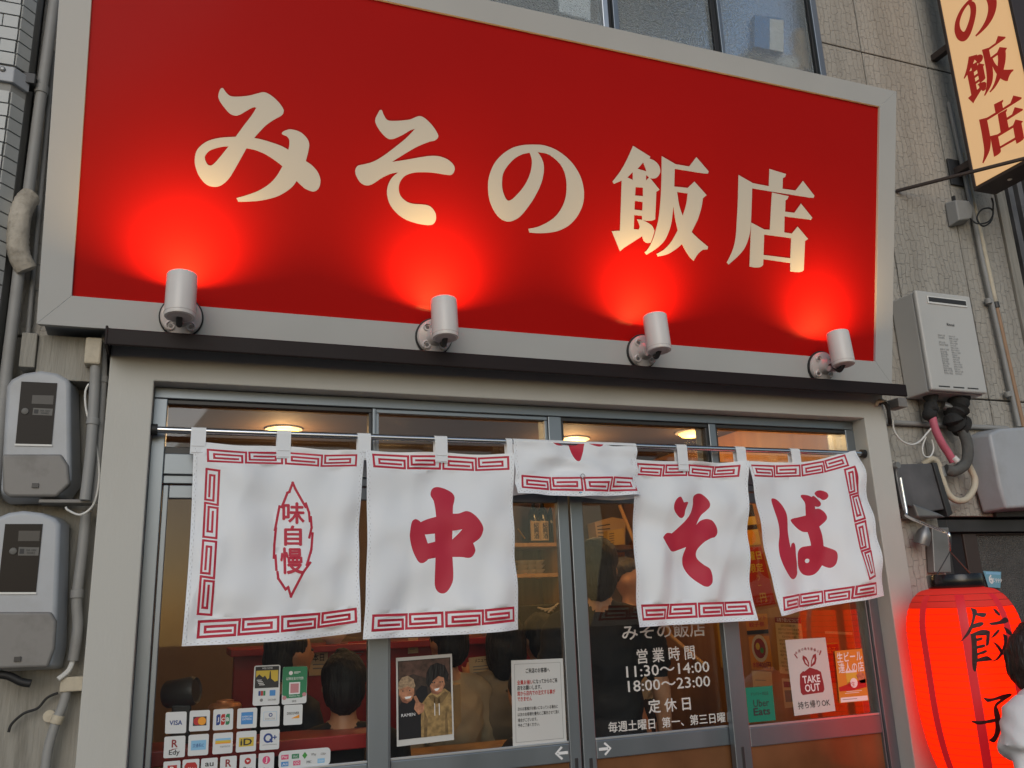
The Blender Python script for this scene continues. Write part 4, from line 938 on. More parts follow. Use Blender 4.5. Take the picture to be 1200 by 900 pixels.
meter('upper of the two grey electric meters on the left wall', [(8, 452), (14, 444), (28, 437), (48, 434), (66, 437), (79, 444), (82, 450), (72.5, 530), (1, 530)], [(2, 532), (72, 532), (80, 545), (82, 567), (66, 582), (10, 582), (3, 576)],
      [(25, 447), (67, 449), (60.5, 521), (18, 520)], [[(39, 478), (62, 479), (61, 487), (38, 486)], [(38, 463), (63, 463.5), (62, 474), (37, 473)]], (29.5, 482))
meter('lower of the two grey electric meters, cut by the left edge', [(-12, 618), (-4, 607), (10, 601), (27, 598.5), (48, 601), (64, 607), (70, 614), (60.5, 714), (-22, 716)], [(-22, 717), (60, 717), (66, 728), (64, 760), (56, 782), (-8, 784), (-20, 778)],
      [(6, 614), (50, 614), (42, 694), (-3, 694)], [[(22, 641), (46, 641.5), (45, 651), (21, 651)], [(22, 622), (47, 622), (46, 634), (21, 634)]], (15.5, 646))
def pipe(name, label, px, Y, r, m, cat='pipe', n=12, smoothp=True, group=None):
    pts = [P(x, y, (Y if not isinstance(Y, (list, tuple)) else Y[i])) for i, (x, y) in enumerate(px)]
    mb = MB().tube(smooth_path(pts) if smoothp else pts, r, n); o = mb.build(name, m, smooth=True); tag(o, label, cat, group); return o
GL = 'pipes and cables on the left wall'
def collar(parent, x, y, x2, y2, Y, r, m):
    MB().tube([P(x, y, Y), P(x2, y2, Y)], r, 14).build('collar', m, parent, bevel=.002, smooth=True)
c1 = root('conduit', 'thick grey conduit beside the upper meter, with square head', 'conduit', P(110, 500, .02), GL)
MB().tube(smooth_path([P(113, 400, .025), P(110, 470, .025), P(106, 530, .025), P(99.5, 586, .025)]), .0165, 14).build('tube', 'pipe_grey', c1, smooth=True)
q = P(110, 412, .0); MB().box(q.x - .028, q.x + .022, .0, .048, q.z - .042, q.z + .05).build('head_box', 'pipe_beige', c1, bevel=.006)
collar(c1, 109.5, 490, 108, 498, .025, .0195, 'pipe_grey')
c2 = root('conduit', 'bent grey conduit rising beside the cream post', 'conduit', P(120, 400, .06), GL)
MB().tube(smooth_path([P(132, 384, .09), P(124, 395, .06), P(121, 412, .055), P(120.5, 445, .055), P(116, 520, .055), P(110, 590, .06)]), .013, 14).build('tube', 'pipe_grey', c2, smooth=True)
collar(c2, 120.7, 441, 120.2, 449, .055, .0165, 'pipe_grey')
c3 = root('conduit', 'grey conduit running down beside the lower meter', 'conduit', P(90, 760, .1), GL)
MB().tube(smooth_path([P(101, 600, .11), P(96, 650, .11), P(90, 700, .11), P(91, 735, .11), P(85.5, 774, .11)]), .0165, 14).build('tube', 'pipe_grey', c3, smooth=True); collar(c3, 90.5, 691, 89.7, 701, .11, .02, 'pipe_grey')
MB().tube(smooth_path([P(85, 775, .11), P(80, 786, .10), P(68, 796, .09)]), .008, 8).build('cable', 'heater_edge', c3, smooth=True)
c4 = root('conduit', 'lowest grey conduit with a wall clamp by the post', 'conduit', P(66, 850, .12), GL)
MB().tube(smooth_path([P(79, 805, .12), P(74, 826, .12), P(66, 845, .12), P(56, 880, .12), P(52, 915, .12), P(50, 960, .12)]), .0145, 14).build('tube', 'pipe_grey', c4, smooth=True); collar(c4, 69, 838, 65, 848, .12, .0185, 'pipe_beige')
q = P(58, 839, .15); MB().lathe(q, [(.018, 0), (.018, .006)], (0, -1, 0), 16).build('clamp_ear', 'pipe_beige', c4, bevel=.001)
q = P(90, 801, .12); MB().box(q.x - .045, q.x + .07, .10, .16, q.z - .022, q.z + .022).build('junction_block', 'pipe_beige', c4, bevel=.004)
pipe('cable', 'black cable hanging below the lower meter', [(-5, 790), (10, 792), (25, 799), (36, 801)], .07, .012, 'rubber_black', 'cable', group=GL)
pipe('cable', 'thin black cable with a splice under the meters', [(10, 858), (14, 848), (28, 836), (44, 830), (55, 818), (68, 812)], .14, .004, 'rubber_black', 'cable', group=GL)
pipe('cable', 'thin white cable looping beside the cream post', [(104, 450), (100, 460), (101, 480), (108, 505), (114, 530), (116, 560), (110, 590), (95, 603), (80, 598), (77, 594)], .045, .0035, 'heater_edge', 'cable', group=GL)
q = P(76, 589, .08); tag(MB().box(q.x - .07, q.x + .08, .04, .12, q.z - .006, q.z + .006).build('small_shelf', 'meter_lower', bevel=.003), 'small dirty metal ledge between the two meters', 'ledge')
dp = root('downpipe', 'tall grey downpipe in the dark gap left of the sign', 'downpipe', P(30, 250, .09))
MB().tube([P(74, -120, .09), P(64, 0, .09), P(47, 120, .09), P(32, 235, .09), P(17, 360, .09), P(2, 480, .09), P(-8, 580, .09)], .0185, 16).build('tube', 'pipe_grey', dp, smooth=True)
collar(dp, 49.5, 101, 48, 110, .09, .0225, 'pipe_grey')
MB().tube(smooth_path([P(36, 230, .085), P(29, 238, .07), P(23.5, 255, .06), P(21, 280, .06), P(23, 300, .065), P(32, 318, .08)]), [.024] + [.034 + .0012 * math.sin(i * 2.9) for i in range(29)] + [.026], 18).build('tape_wrap', 'tape_wrap', dp, smooth=True)
MB().box(*[f(P(39, 97, .08)) for f in (lambda p: p.x - .035, lambda p: p.x + .01, lambda p: .05, lambda p: .11, lambda p: p.z - .02, lambda p: p.z + .02)]).build('bracket', 'dark_metal', dp, bevel=.002)
pipe('cable', 'thin grey cable running along the sign edge at left', [(63, 60), (50, 200), (38, 330), (30, 420)], .14, .008, 'pipe_grey', 'cable', group=GL)

# ================================================================== RIGHT SIDE: heater, pipes, boxes
HX0, HX1, HZ0, HZ1 = 3.312, 3.668, 2.535, 3.048
ht = root('gas_water_heater', 'white wall-hung gas water heater right of the sign', 'water heater', ((HX0 + HX1) / 2, .08, HZ0))
MB().box(HX0, HX1, .022, YW - .004, HZ0, HZ1).build('casing', 'heater_white', ht, bevel=.008)
lid = MB().box(HX0 - .004, HX1 + .004, -.004, .0215, HZ0 + .004, HZ1 + .004).build('front_cover', 'heater_white', ht, bevel=.011, seg=4)
q0, q1 = P(1086, 349, -.004), P(1133, 360, -.004)
MB().box(q0.x, q1.x, -.0085, -.0042, q1.z - .004, q1.z + .036).build('exhaust_rim', 'heater_edge', ht, bevel=.002)
MB().box(q0.x + .006, q1.x - .006, -.0095, -.0086, q1.z + .006, q1.z + .030).build('exhaust_slot', 'ink_dark', ht, bevel=.0003)
cd = Card([Vector((HX0, -.004, HZ1)), Vector((HX1, -.004, HZ1)), Vector((HX1, -.004, HZ0)), Vector((HX0, -.004, HZ0))], th=.0002)
cd.text('ink_dark', 'Rinnai', .53, .32, .032, bold=.02)
for k in range(17):
    b = .44 + k * .0235
    w1, w2 = random.uniform(.10, .16), random.uniform(.10, .17)
    if k not in (2, 5): cd.text('ink_grey', '型式名の部品' if k % 3 else '都市ガス用', .26 + w1 / 2, b, .017, fit=w1)
    cd.text('ink_grey', '使用上の注意' if k % 2 else '安全のため必ず', .46 + w2 / 2, b, .015, fit=w2)
for k in range(3): cd.rect('ink_dark', .12 + k * .26, .945, .32 + k * .26, .958)
for kk, l in cd.layers.items(): l.build('print', kk, ht)['kind'] = 'stuff'
GR = 'pipes and cables below the heater'
hp = root('heater_fittings', 'black wrapped pipe fittings hanging under the gas heater', 'fittings', P(1115, 480, .08))
MB().tube(smooth_path([P(1090, 462, .09), P(1092, 475, .08), P(1088, 482, .08), P(1094, 492, .08)]), [.03 + .007 * math.sin(i) for i in range(19)], 12).build('valve', 'foam_black', hp, smooth=True)
MB().tube(smooth_path([P(1124, 464, .09), P(1122, 480, .08), P(1118, 492, .08), P(1128, 500, .09)]), [.045 + .012 * math.sin(2.3 * i) for i in range(19)], 14).build('insulation', 'foam_black', hp, smooth=True)
MB().tube(smooth_path([P(1105, 475, .10), P(1115, 478, .09), P(1128, 476, .09)]), .022, 12).build('cross_pipe', 'steel_grey', hp, smooth=True)
pipe('gas_hose', 'pink gas hose under the heater', [(1092, 484), (1095, 500), (1103, 518), (1112, 532), (1117, 541)], .07, .0185, 'pipe_pink', 'hose', group=GR)
pipe('insulated_pipe', 'thick dark grey insulated pipe curving under the heater', [(1119, 494), (1126, 502), (1133, 518), (1134, 534), (1130, 545), (1118, 552), (1108, 550)], [.1, .09, .07, .07, .075, .08, .09], .026, 'foam_grey' if 'foam_grey' in MATS else 'sheet_dark', group=GR)
u = root('flexible_conduit', 'cream U-shaped flexible conduit below the heater', 'conduit', P(1120, 585, .09), GR)
MB().tube(smooth_path([P(1135, 545, .085), P(1142, 560, .09), P(1141, 573, .09), P(1132, 585, .09), P(1120, 586, .09), P(1110, 577, .09), P(1103, 558, .09), P(1099, 543, .09), P(1092, 538, .1), P(1082, 544, .13)]), .0155, 14).build('tube', 'pipe_beige', u, smooth=True)
collar(u, 1101.5, 547, 1105, 559, .09, .019, 'steel_grey')
MB().tube([P(1117, 536, .06), P(1122, 541, .055)], .016, 12).build('coupling', 'heater_edge', u, bevel=.003, smooth=True)
hz_ = root('horizontal_pipe', 'thin grey horizontal pipe crossing the wall under the heater', 'pipe', P(1100, 497, .15), GR)
zh = P(1060, 496, .15).z; MB().tube([(3.0, .15, zh), (3.95, .15, zh)], .0125, 12).build('tube', 'pipe_grey', hz_, smooth=True)
for x in (3.05, 3.42, 3.62): MB().tube([(x, .15, zh), (x + .03, .15, zh)], .017, 12).build('collar', 'steel_grey', hz_, smooth=True)
pipe('cable', 'white drooping cable between post and heater', [(1046, 492), (1048, 505), (1056, 516), (1068, 521), (1078, 517), (1086, 508), (1093, 500)], .08, .0045, 'heater_edge', 'cable', group=GR)
pipe('cable', 'white cable loop hanging under the horizontal pipe', [(1085, 512), (1081, 524), (1083, 534), (1090, 535), (1094, 526), (1092, 515)], .10, .004, 'heater_edge', 'cable', group=GR)
jb = root('junction_box', 'small grey junction box with wires at the post top', 'junction box', P(1043, 476, .0))
q = P(1046, 474, .02); MB().box(q.x - .002, q.x + .05, -.02, .06, q.z - .02, q.z + .025).build('box', 'meter_lower', jb, bevel=.004)
MB().tube(smooth_path([P(1030, 474, -.02), P(1034, 471, -.03), P(1040, 476, -.03), P(1042, 488, -.02), P(1043, 496, .02)]), .009, 10).build('cable', 'foam_black', jb, smooth=True)
MB().tube(smooth_path([P(1027, 474, -.008), P(1030, 470, -.03), P(1037, 471, -.03), P(1040, 478, -.02)]), .009, 10).build('conduit_elbow', 'pipe_beige', jb, smooth=True)
v1 = root('vertical_conduit', 'grey vertical conduit on the wall right of the heater', 'conduit', P(1165, 360, .13), GR)
MB().tube([P(1112, 120, .14), P(1140, 250, .14), P(1151, 305, .14), P(1172, 400, .14), P(1194, 500, .14)], .0125, 12).build('tube', 'pipe_grey', v1, smooth=True)
collar(v1, 1157.5, 350, 1159, 356, .14, .017, 'pipe_grey'); collar(v1, 1180, 459, 1182, 465, .14, .017, 'pipe_grey')
v2 = root('vertical_pipe', 'cream and brown vertical pipe at the wall edge', 'pipe', P(1180, 400, .14), GR)
MB().tube([P(1128, 180, .15), P(1145, 258, .15), P(1167, 358, .15)], .0145, 12).build('upper_tube', 'pipe_beige', v2, smooth=True)
MB().tube([P(1167.5, 360, .15), P(1190, 460, .15), P(1199, 500, .15)], .0125, 12).build('lower_tube', 'pipe_brown', v2, smooth=True)
collar(v2, 1166, 354, 1168, 361, .15, .0175, 'dark_metal')
# right-hand meter box with its grey back board
mb2 = root('meter_box', 'large grey meter box at the right edge below the heater', 'meter box', P(1180, 600, .1))
loft([(1160, 508), (1172, 502), (1240, 498), (1262, 520), (1275, 590), (1180, 596), (1172, 570)], .02, YW - .02, (1.06, 1.04), 'cover', 'meter_grey', mb2, .014)
MB().prism([P(1152, 505, .145), P(1262, 500, .145), P(1285, 604, .145), P(1168, 606, .145)], (0, .02, 0)).build('back_board', 'dark_metal', mb2, bevel=.003)
# dark dented metal box and hood below the flexible conduit
mh = root('metal_hood', 'dark dented sheet metal hood beside the cream post', 'hood', P(1075, 580, .1))
MB().prism([P(1050, 544, .06), P(1092, 543, .06), P(1107, 597, .06), P(1085, 600, .06), P(1058, 590, .06)], (0, .10, 0)).build('sheet', 'sheet_dark', mh, bevel=.006)
MB().prism([P(1093, 542, .05), P(1098, 542, .05), P(1117, 602, .05), P(1111, 606, .05)], (0, .08, 0)).build('edge_strip', 'dark_metal', mh, bevel=.003)
MB().prism([P(1070, 590, .05), P(1100, 601, .05), P(1110, 606, .05), P(1076, 606, .05)], (0, .10, 0)).build('foil', 'steel_grey', mh, bevel=.008)
pipe('cable', 'thin grey cable running down the post side', [(1049, 545), (1051, 560), (1056, 585), (1059, 598)], .02, .004, 'pipe_grey', 'cable', group=GR)
# side entrance
sdn = root('side_door', 'dark side door with frosted glass behind the lantern', 'door', (3.8, .24, 0))
zt_ = zb - .01
MB().box(3.40, 3.47, .19, .28, .02, zt_).build('frame_post', 'dark_metal', sdn, bevel=.003)
MB().box(3.4705, 4.35, .19, .28, zt_ - .06, zt_).build('frame_head', 'dark_metal', sdn, bevel=.003)
xa = P(1146, 660, .24).x
MB().box(xa - .09, xa, .22, .26, .05, zt_ - .065).build('stile', 'brown_metal', sdn, bevel=.003)
MB().box(3.4705, xa - .0905, .23, .25, .05, zt_ - .065).build('dark_panel', 'gap_dark', sdn)
ztop = P(1170, 627, .24).z
MB().box(xa + .0005, 4.3, .22, .26, ztop, zt_ - .065).build('rail', 'brown_metal', sdn, bevel=.003)
MB().box(xa + .0005, 4.3, .238, .243, .06, ztop - .001).build('pane', 'frosted_dark', sdn)
st = Card([P(1152, 669, .225), P(1173, 670, .225), P(1172, 689, .225), P(1158, 688, .225)]); st.text('ink_white', '6', .32, .5, .62, bold=.03); st.text('ink_white', '年999', .68, .55, .3); st.rect('ink_lightblue', .1, .05, .95, .2)
st.build('blue_sticker', 'sticker_blue', 'pale blue torn sticker on the dark side door glass', 'sticker')
# bent chrome lantern arm
arm = root('lantern_arm', 'bent chrome arm from the post holding the red lantern', 'bracket', P(1060, 600, -.02))
LY = -.238; LX = P(1131.5, 755, LY).x
MB().tube(smooth_path([Vector((3.012, -.02, P(1056, 560, -.02).z)), Vector((3.012, -.025, P(1060, 598, -.02).z)), P(1065, 606, -.05), P(1104, 622, -.22), P(1112, 627, -.26), Vector((LX, LY, P(1116, 645, LY).z))], 5), .007, 10).build('rod', 'steel_rod', arm, smooth=True)
MB().tube([Vector((3.012, -.02, P(1056, 545, -.02).z)), Vector((3.012, .0, P(1056, 545, -.02).z))], .015, 10).build('wall_plate', 'steel_grey', arm, smooth=True)
ol = root('wall_lamp', 'grey ceramic outdoor lamp holder behind the lantern arm', 'lamp holder', P(1085, 625, .1))
MB().lathe(P(1082, 628, .1), [(.035, -.04), (.036, -.01), (.03, .02), (.018, .035), (.012, .05)], (.3, -.3, 1), 18).build('shade', 'steel_grey', ol, smooth=True)
MB().prism([P(1092, 618, .12), P(1112, 618, .12), P(1115, 671, .12), P(1095, 671, .12)], (0, .04, 0)).build('plate', 'steel_grey', ol, bevel=.004)

# ================================================================== RED LANTERN
ZT = P(1128, 689, LY).z; LH = .77; RMAX = .212
def lrad(z):
    t = (ZT - z) / LH; t = min(1, max(0, t))
    if t < .24: k = t / .24; return .108 + (RMAX - .108) * math.sqrt(max(0, 1 - (1 - k) ** 2.0))
    if t < .52: return RMAX
    k = (t - .52) / .48; return .105 + (RMAX - .105) * math.sqrt(max(0, 1 - k ** 2.1))
lan = root('paper_lantern', 'big glowing red paper lantern with black brush lettering', 'lantern', (LX, LY, ZT - LH))
NR = 31; prof = []
for i in range(NR):
    for j in range(4):
        t = (i + j / 4) / NR; z = ZT - t * LH; bul = math.sin(math.pi * j / 4) * .0014; prof.append((lrad(z) + bul, z - ZT))
prof.append((lrad(ZT - LH), -LH))
c0 = (LX, LY, ZT); top_i = 4 * 3
MB().lathe(c0, prof[top_i:], n=64, cap=False).build('body', 'lantern_red', lan, smooth=True)
ll = bpy.data.lights.new('lamp_light', 'POINT'); ll.energy = 5.0; ll.color = (1.0, .45, .15); ll.shadow_soft_size = .05; lo_ = bpy.data.objects.new('lamp_light', ll); C.objects.link(lo_); lo_.parent = lan; lo_.location = (0, 0, LH * .52)
MB().lathe(c0, prof[:top_i + 1], n=64, cap=False).build('upper_body', 'lantern_top', lan, smooth=True)
for i in range(1, NR):
    z = ZT - LH * i / NR; r_ = lrad(z) + .0003; n = 64
    MB().tube([(LX + r_ * math.cos(2 * math.pi * k / n), LY + r_ * math.sin(2 * math.pi * k / n), z) for k in range(n + 1)], .0009, 5, caps=False).build('rib', 'lantern_ink' if i < 6 else 'lantern_rib', lan)
va = math.atan2(CAM.y - LY, CAM.x - LX)
for k in range(8):
    a = va + math.radians(2 + 45 * k); hw = .016; mb = MB()
    for i in range(2, 61):
        z = ZT - LH * i / 62; r_ = lrad(z) + .0022; d = hw / r_
        for s_ in (-1, -.33, .33, 1): mb.v.append(Vector((LX + r_ * math.cos(a + s_ * d), LY + r_ * math.sin(a + s_ * d), z)))
    n = len(mb.v) // 4; mb.f = [(i * 4 + j, (i + 1) * 4 + j, (i + 1) * 4 + j + 1, i * 4 + j + 1) for i in range(n - 1) for j in range(3)]; mb.m = [0] * len(mb.f)
    mb.build('seam', 'lantern_seam', lan, smooth=True)
MB().lathe(c0, [(.103, .0), (.106, .004), (.106, .052), (.103, .056), (.098, .056), (.098, .004)], n=48, cap=False).build('top_ring', 'black_gloss', lan, smooth=True)
MB().lathe((LX, LY, ZT - LH), [(.108, .004), (.112, 0), (.112, -.05), (.108, -.054)], n=48).build('bottom_ring', 'black_gloss', lan, smooth=True)
MB().tube([(LX - .10, LY, ZT + .05), (LX - .05, LY, ZT + .10), (LX, LY, P(1116, 646, LY).z), (LX + .05, LY, ZT + .10), (LX + .10, LY, ZT + .05)], .0025, 8).build('handle', 'dark_metal', lan, smooth=True)
def onlan(x, y, d):
    r = ray(x, y).normalized(); t = (Vector((LX, LY, 0)) - Vector((CAM.x, CAM.y, 0))).length - .30
    t /= Vector((r.x, r.y)).length; best = (9, None)
    for i in range(400):
        p = CAM + r * (t + i * .001); e_ = math.hypot(p.x - LX, p.y - LY) - lrad(p.z) - d
        if e_ < best[0]: best = (e_, p)
        if e_ <= 0: return p
    return best[1]
for nm in ('gyo', 'ko'):
    mb = MB()
    for pc in glyph_px(nm):
        xs = [p.x for p in pc[0]]; ys = [p.y for p in pc[0]]
        ex = [(x * 2.5, y * 2.5) for x in range(int(min(xs) / 2.5), int(max(xs) / 2.5) + 1) for y in range(int(min(ys) / 2.5), int(max(ys) / 2.5) + 1) if inside((x * 2.5, y * 2.5), pc[0])]
        v, f = cdt(pc, ex); vs = [onlan(p.x, p.y, .0034) for p in v]
        mb.add(vs, [tuple(t) for t in f if inside(sum((v[i] for i in t), Vector((0, 0))) / 3, pc[0])])
    lb = mb.build('brush_letter', 'lantern_ink', lan)

# ================================================================== PROJECTING SIGN
PXX, PY0, PY1, PZ0 = 3.90, .036, -.378, 3.70
ps = root('projecting_sign', 'lit cream vertical projecting sign with red letters at upper right', 'sign', (PXX + .07, -.17, PZ0))
MB().box(PXX + .004, PXX + .146, PY1, PY0, PZ0 + .012, 5.9).build('case', 'brown_metal', ps, bevel=.003)
MB().box(PXX - .001, PXX + .0035, PY1 + .014, PY0 - .014, PZ0 + .02, 5.88).build('face', 'sign_lit', ps)
MB().box(PXX - .006, PXX + .152, PY1 - .004, PY0 + .004, PZ0 - .004, PZ0 + .0115).build('base_tray', 'brown_metal', ps, bevel=.002)
MB().box(PXX - .006, PXX + .152, PY0 - .0135, PY0 + .004, PZ0 + .0121, 5.9).build('edge_strip', 'brown_metal', ps, bevel=.002)
MB().box(PXX - .006, PXX + .152, PY1 - .004, PY1 + .0135, PZ0 + .0121, 5.9).build('edge_strip', 'brown_metal', ps, bevel=.002)
MB().lathe((PXX + .07, -.12, PZ0 - .0045), [(.012, 0), (.010, -.003)], n=14).build('drain_plug', 'heater_edge', ps)
for nm, zc, yc in (('mi', 5.37, -.165), ('so', 5.01, -.165), ('no', 4.655, -.165), ('han', 4.315, -.170), ('ten', 3.960, -.182)):
    pcs = [[[spx(p.x, p.y) for p in l] for l in pc] for pc in glyph_px(nm)]
    al_ = [p for pc in pcs for p in pc[0]]; x0 = min(p.x for p in al_); x1 = max(p.x for p in al_); y0 = min(p.y for p in al_); y1 = max(p.y for p in al_); sc = .285 / max(x1 - x0, y1 - y0)
    if nm == 'no': sc *= .96
    mb = MB()
    for k, pc in enumerate(pcs): relief(mb, [[Vector(((p.x - (x0 + x1) / 2) * sc, (p.y - (y0 + y1) / 2) * sc)) for p in l] for l in pc], lambda x, y, n: Vector((PXX - .0012 - n, yc - x, zc + y)), .001 + .0005 * k)
    mb.build('letter', 'sign_red', ps)
for zz in (3.88, 4.62):
    q = zz; MB().box(PXX + .02, PXX + .06, PY0 + .0045, YW - .001, q - .02, q + .02).build('wall_bracket', 'brown_metal', ps, bevel=.002)
q = P(1120, 205, YW - .002); MB().box(q.x - .055, q.x + .045, YW - .014, YW - .002, q.z - .07, q.z + .09).build('mounting_plate', 'dark_metal', ps, bevel=.002)
bar_a = P(1050, 224, YW - .004); bar_b = PX(1215, 182, PXX - .02)
tag(MB().tube([bar_a, bar_b], .010, 8).build('stay_bar', 'brown_metal', smooth=True), 'thin dark stay bar from the wall to the projecting sign', 'bar')
ob = root('outlet_box', 'grey outdoor cable outlet with a black cable loop', 'outlet', P(1132, 246, YW - .03))
q = P(1131, 244, YW - .03); MB().box(q.x - .055, q.x - .045, YW - .02, YW - .002, q.z - .075, q.z + .075).build('plate', 'dark_metal', ob)
loft([(1120, 234), (1136, 235), (1141, 244), (1139, 256), (1124, 258)], YW - .07, YW - .004, (1.15, 1.2), 'hood', 'pipe_grey', ob, .008)
MB().tube(smooth_path([P(1137, 256, .08), P(1145, 262, .06), P(1158, 260, .05), P(1164, 250, .05), P(1160, 244, .05), P(1150, 246, .05), P(1145, 256, .06), P(1152, 265, .05), P(1162, 258, .05), P(1164, 240, .04), P(1162, 232, .03)]), .0045, 8).build('cable', 'rubber_black', ob, smooth=True)
# dark louvred building beyond
lb = root('louvred_building', 'dark building with vertical black louvres at the right edge', 'building', (5.0, .5, 0))
MB().box(xe + .25, 8.0, .75, 1.2, 0, 8).build('wall', 'gap_dark', lb)
MB().box(xe + .075, xe + .24, .45, .6, 0, 8).build('end_wall', 'dark_metal', lb)
for k in range(18): MB().box(xe + .30 + k * .09, xe + .345 + k * .09, .50, .74, 1.9, 7.5).build('louvre', 'sheet_dark', lb, bevel=.003)

# ================================================================== PRINTS ON THE GLASS
YG1, YG2 = Y1 + .0128, Y2 + .0128
def zq(q, ox, oy, sc, Y): return [P(ox + x / sc, oy + y / sc, Y) for x, y in q]
def stick(q, label, fn, m='sticker_white', rnd=.08, name='payment_sticker', group='payment stickers on the left glass door'):
    c = Card(zq(q, 180, 760, 5.4545, YG1), th=.0008); c.poly('sticker_rim', [(.02, .02), (.98, .02), (.98, .03), (.02, .03)]) if False else None
    fn(c); return c.build(name, m, label, 'sticker', group, rnd=rnd)
def f_visa(c): c.text('ink_blue', 'VISA', .5, .5, .24, bold=.03, fit=.6)
def f_mc(c): c.rect('ink_dark', .18, .3, .84, .74); c.disc('ink_red', .4, .52, .2, 2); c.disc('ink_orange', .62, .52, .2, 3)
def f_jcb(c):
    for k, m in enumerate(('ink_blue', 'ink_red', 'card_green')):
        a = .16 + k * .235; c.poly(m, [(a + .06, .24), (a + .2, .24), (a + .2, .68), (a + .14, .76), (a, .76), (a, .32)])
        c.text('ink_white', 'JCB'[k], a + .1, .5, .2, bold=.03)
def f_amex(c): c.rect('ink_sky', .2, .2, .8, .8); c.text('ink_white', 'AMERICAN', .5, .42, .10, fit=.52); c.text('ink_white', 'EXPRESS', .5, .55, .10, fit=.46)
def f_din(c): c.rect('ink_lightblue', .16, .26, .84, .7, 1); c.rect('sticker_white', .175, .275, .825, .685, 2); c.disc('ink_blue', .52, .42, .10, 3); c.disc('sticker_white', .52, .42, .055, 4); c.text('ink_grey', 'Diners Club', .5, .6, .1, 3, fit=.5)
def f_disc(c): c.text('ink_dark', 'DISCOVER', .5, .42, .14, bold=.02, fit=.64); c.poly('ink_orange', [(.4, .68), (.84, .5), (.84, .68)])
def f_edy(c): c.text('ink_maroon', 'R', .5, .34, .40, bold=.05); c.poly('ink_maroon', [(.34, .6), (.68, .57), (.4, .64)]); c.text('ink_dark', 'Edy', .5, .78, .26, bold=.015, fit=.5)
def f_ic(c): c.rect('ink_lightblue', .14, .28, .88, .74); c.text('ink_blue', '交通系IC', .5, .52, .16, fit=.55)
def f_rain(c): c.rect('ink_lightblue', .12, .26, .9, .36); c.rect('ink_gold', .12, .36, .9, .46); c.rect('ink_orange', .12, .46, .9, .52); c.text('ink_grey', 'nanaco', .62, .66, .14, fit=.5)
def f_id(c): c.rect('ink_gold', .14, .3, .88, .74); c.text('ink_dark', 'iD', .5, .52, .36, bold=.03, fit=.55)
def f_q(c): c.disc('ink_blue', .42, .42, .24, 1); c.disc('sticker_white', .42, .42, .14, 2); c.poly('ink_blue', [(.48, .48), (.56, .44), (.68, .62), (.58, .66)], 3); c.text('ink_blue', '+', .76, .4, .34, bold=.05); c.rect('ink_grey', .14, .74, .88, .76)
def f_p(c): c.rect('ink_red', .25, .2, .8, .62); c.text('ink_white', 'P', .5, .4, .3, bold=.03); c.text('ink_dark', 'Pay', .5, .8, .14)
def f_d(c): c.poly('ink_red', [(.12, .3), (.25, .15), (.75, .15), (.88, .3), (.88, .85), (.12, .85)]); c.text('ink_white', 'd払い', .5, .48, .2, bold=.02, fit=.62)
def f_au(c): c.text('ink_dark', 'au', .5, .3, .3, bold=.02, fit=.5); c.rect('ink_orange', .15, .52, .86, .56); c.rect('ink_maroon', .15, .58, .86, .8); c.text('ink_white', 'PAY', .5, .69, .14, bold=.02)
def f_rp(c): c.text('ink_maroon', 'R', .5, .32, .4, bold=.05); c.text('ink_dark', 'Pay', .5, .76, .2)
def f_pp(c): c.disc('ink_red', .5, .32, .2); c.poly('ink_white', [(.4, .26), (.62, .3), (.48, .38)], 2); c.text('ink_dark', 'Pay', .5, .72, .24, bold=.02)
def f_j(c): c.disc('ink_pink', .5, .34, .25); c.text('ink_white', 'J', .5, .34, .26, 2, bold=.02); c.text('ink_grey', 'Coin', .5, .74, .13)
def f_big(c):
    for a, b, m, t in ((.12, .34, 'ink_pink', 'Pay'), (.32, .34, 'card_green', 'WeC'), (.5, .34, 'ink_green', ''), (.67, .34, 'sticker_white', 'VPay'), (.86, .34, 'sticker_white', 'COIN+'), (.12, .72, 'ink_sky', 'Ali'), (.35, .72, 'ink_pink', 'QQ'), (.58, .72, 'sticker_white', 'SMBC'), (.82, .72, 'ink_lightblue', 'Union')):
        if m == 'ink_green': c.poly(m, [(a, b - .2), (a + .05, b), (a, b + .2), (a - .05, b)])
        else: c.rect(m, a - .07, b - .13, a + .07, b + .13)
        if t: c.text('ink_white' if m != 'sticker_white' else 'ink_dark', t, a, b, .16, 3, fit=.10)
def f_tour(c):
    c.rect('ink_dark', .05, .03, .95, .57); c.text('ink_white', 'WELCOME', .5, .075, .05, 2, fit=.4); c.rect('ink_gold', .08, .13, .92, .55, 2)
    c.poly('ink_dark', [(.08, .55), (.08, .3), (.2, .22), (.34, .3), (.42, .26), (.52, .36), (.58, .32), (.60, .16), (.63, .14), (.66, .34), (.8, .42), (.92, .40), (.92, .55)], 3)
    for k in range(4): c.rect('ink_white', .12 + .03 * k, .36 + .04 * k, .3 + .04 * k, .375 + .04 * k, 4)
    for k, m in enumerate(('ink_blue', 'ink_red', 'card_green')): c.rect(m, .2 + .09 * k, .64, .28 + .09 * k, .76, 2)
    c.rect('ink_sky', .62, .63, .84, .77, 2); c.disc('ink_grey', .32, .87, .06, 2); c.text('ink_dark', 'DISCOVER', .72, .87, .05, 2, fit=.3)
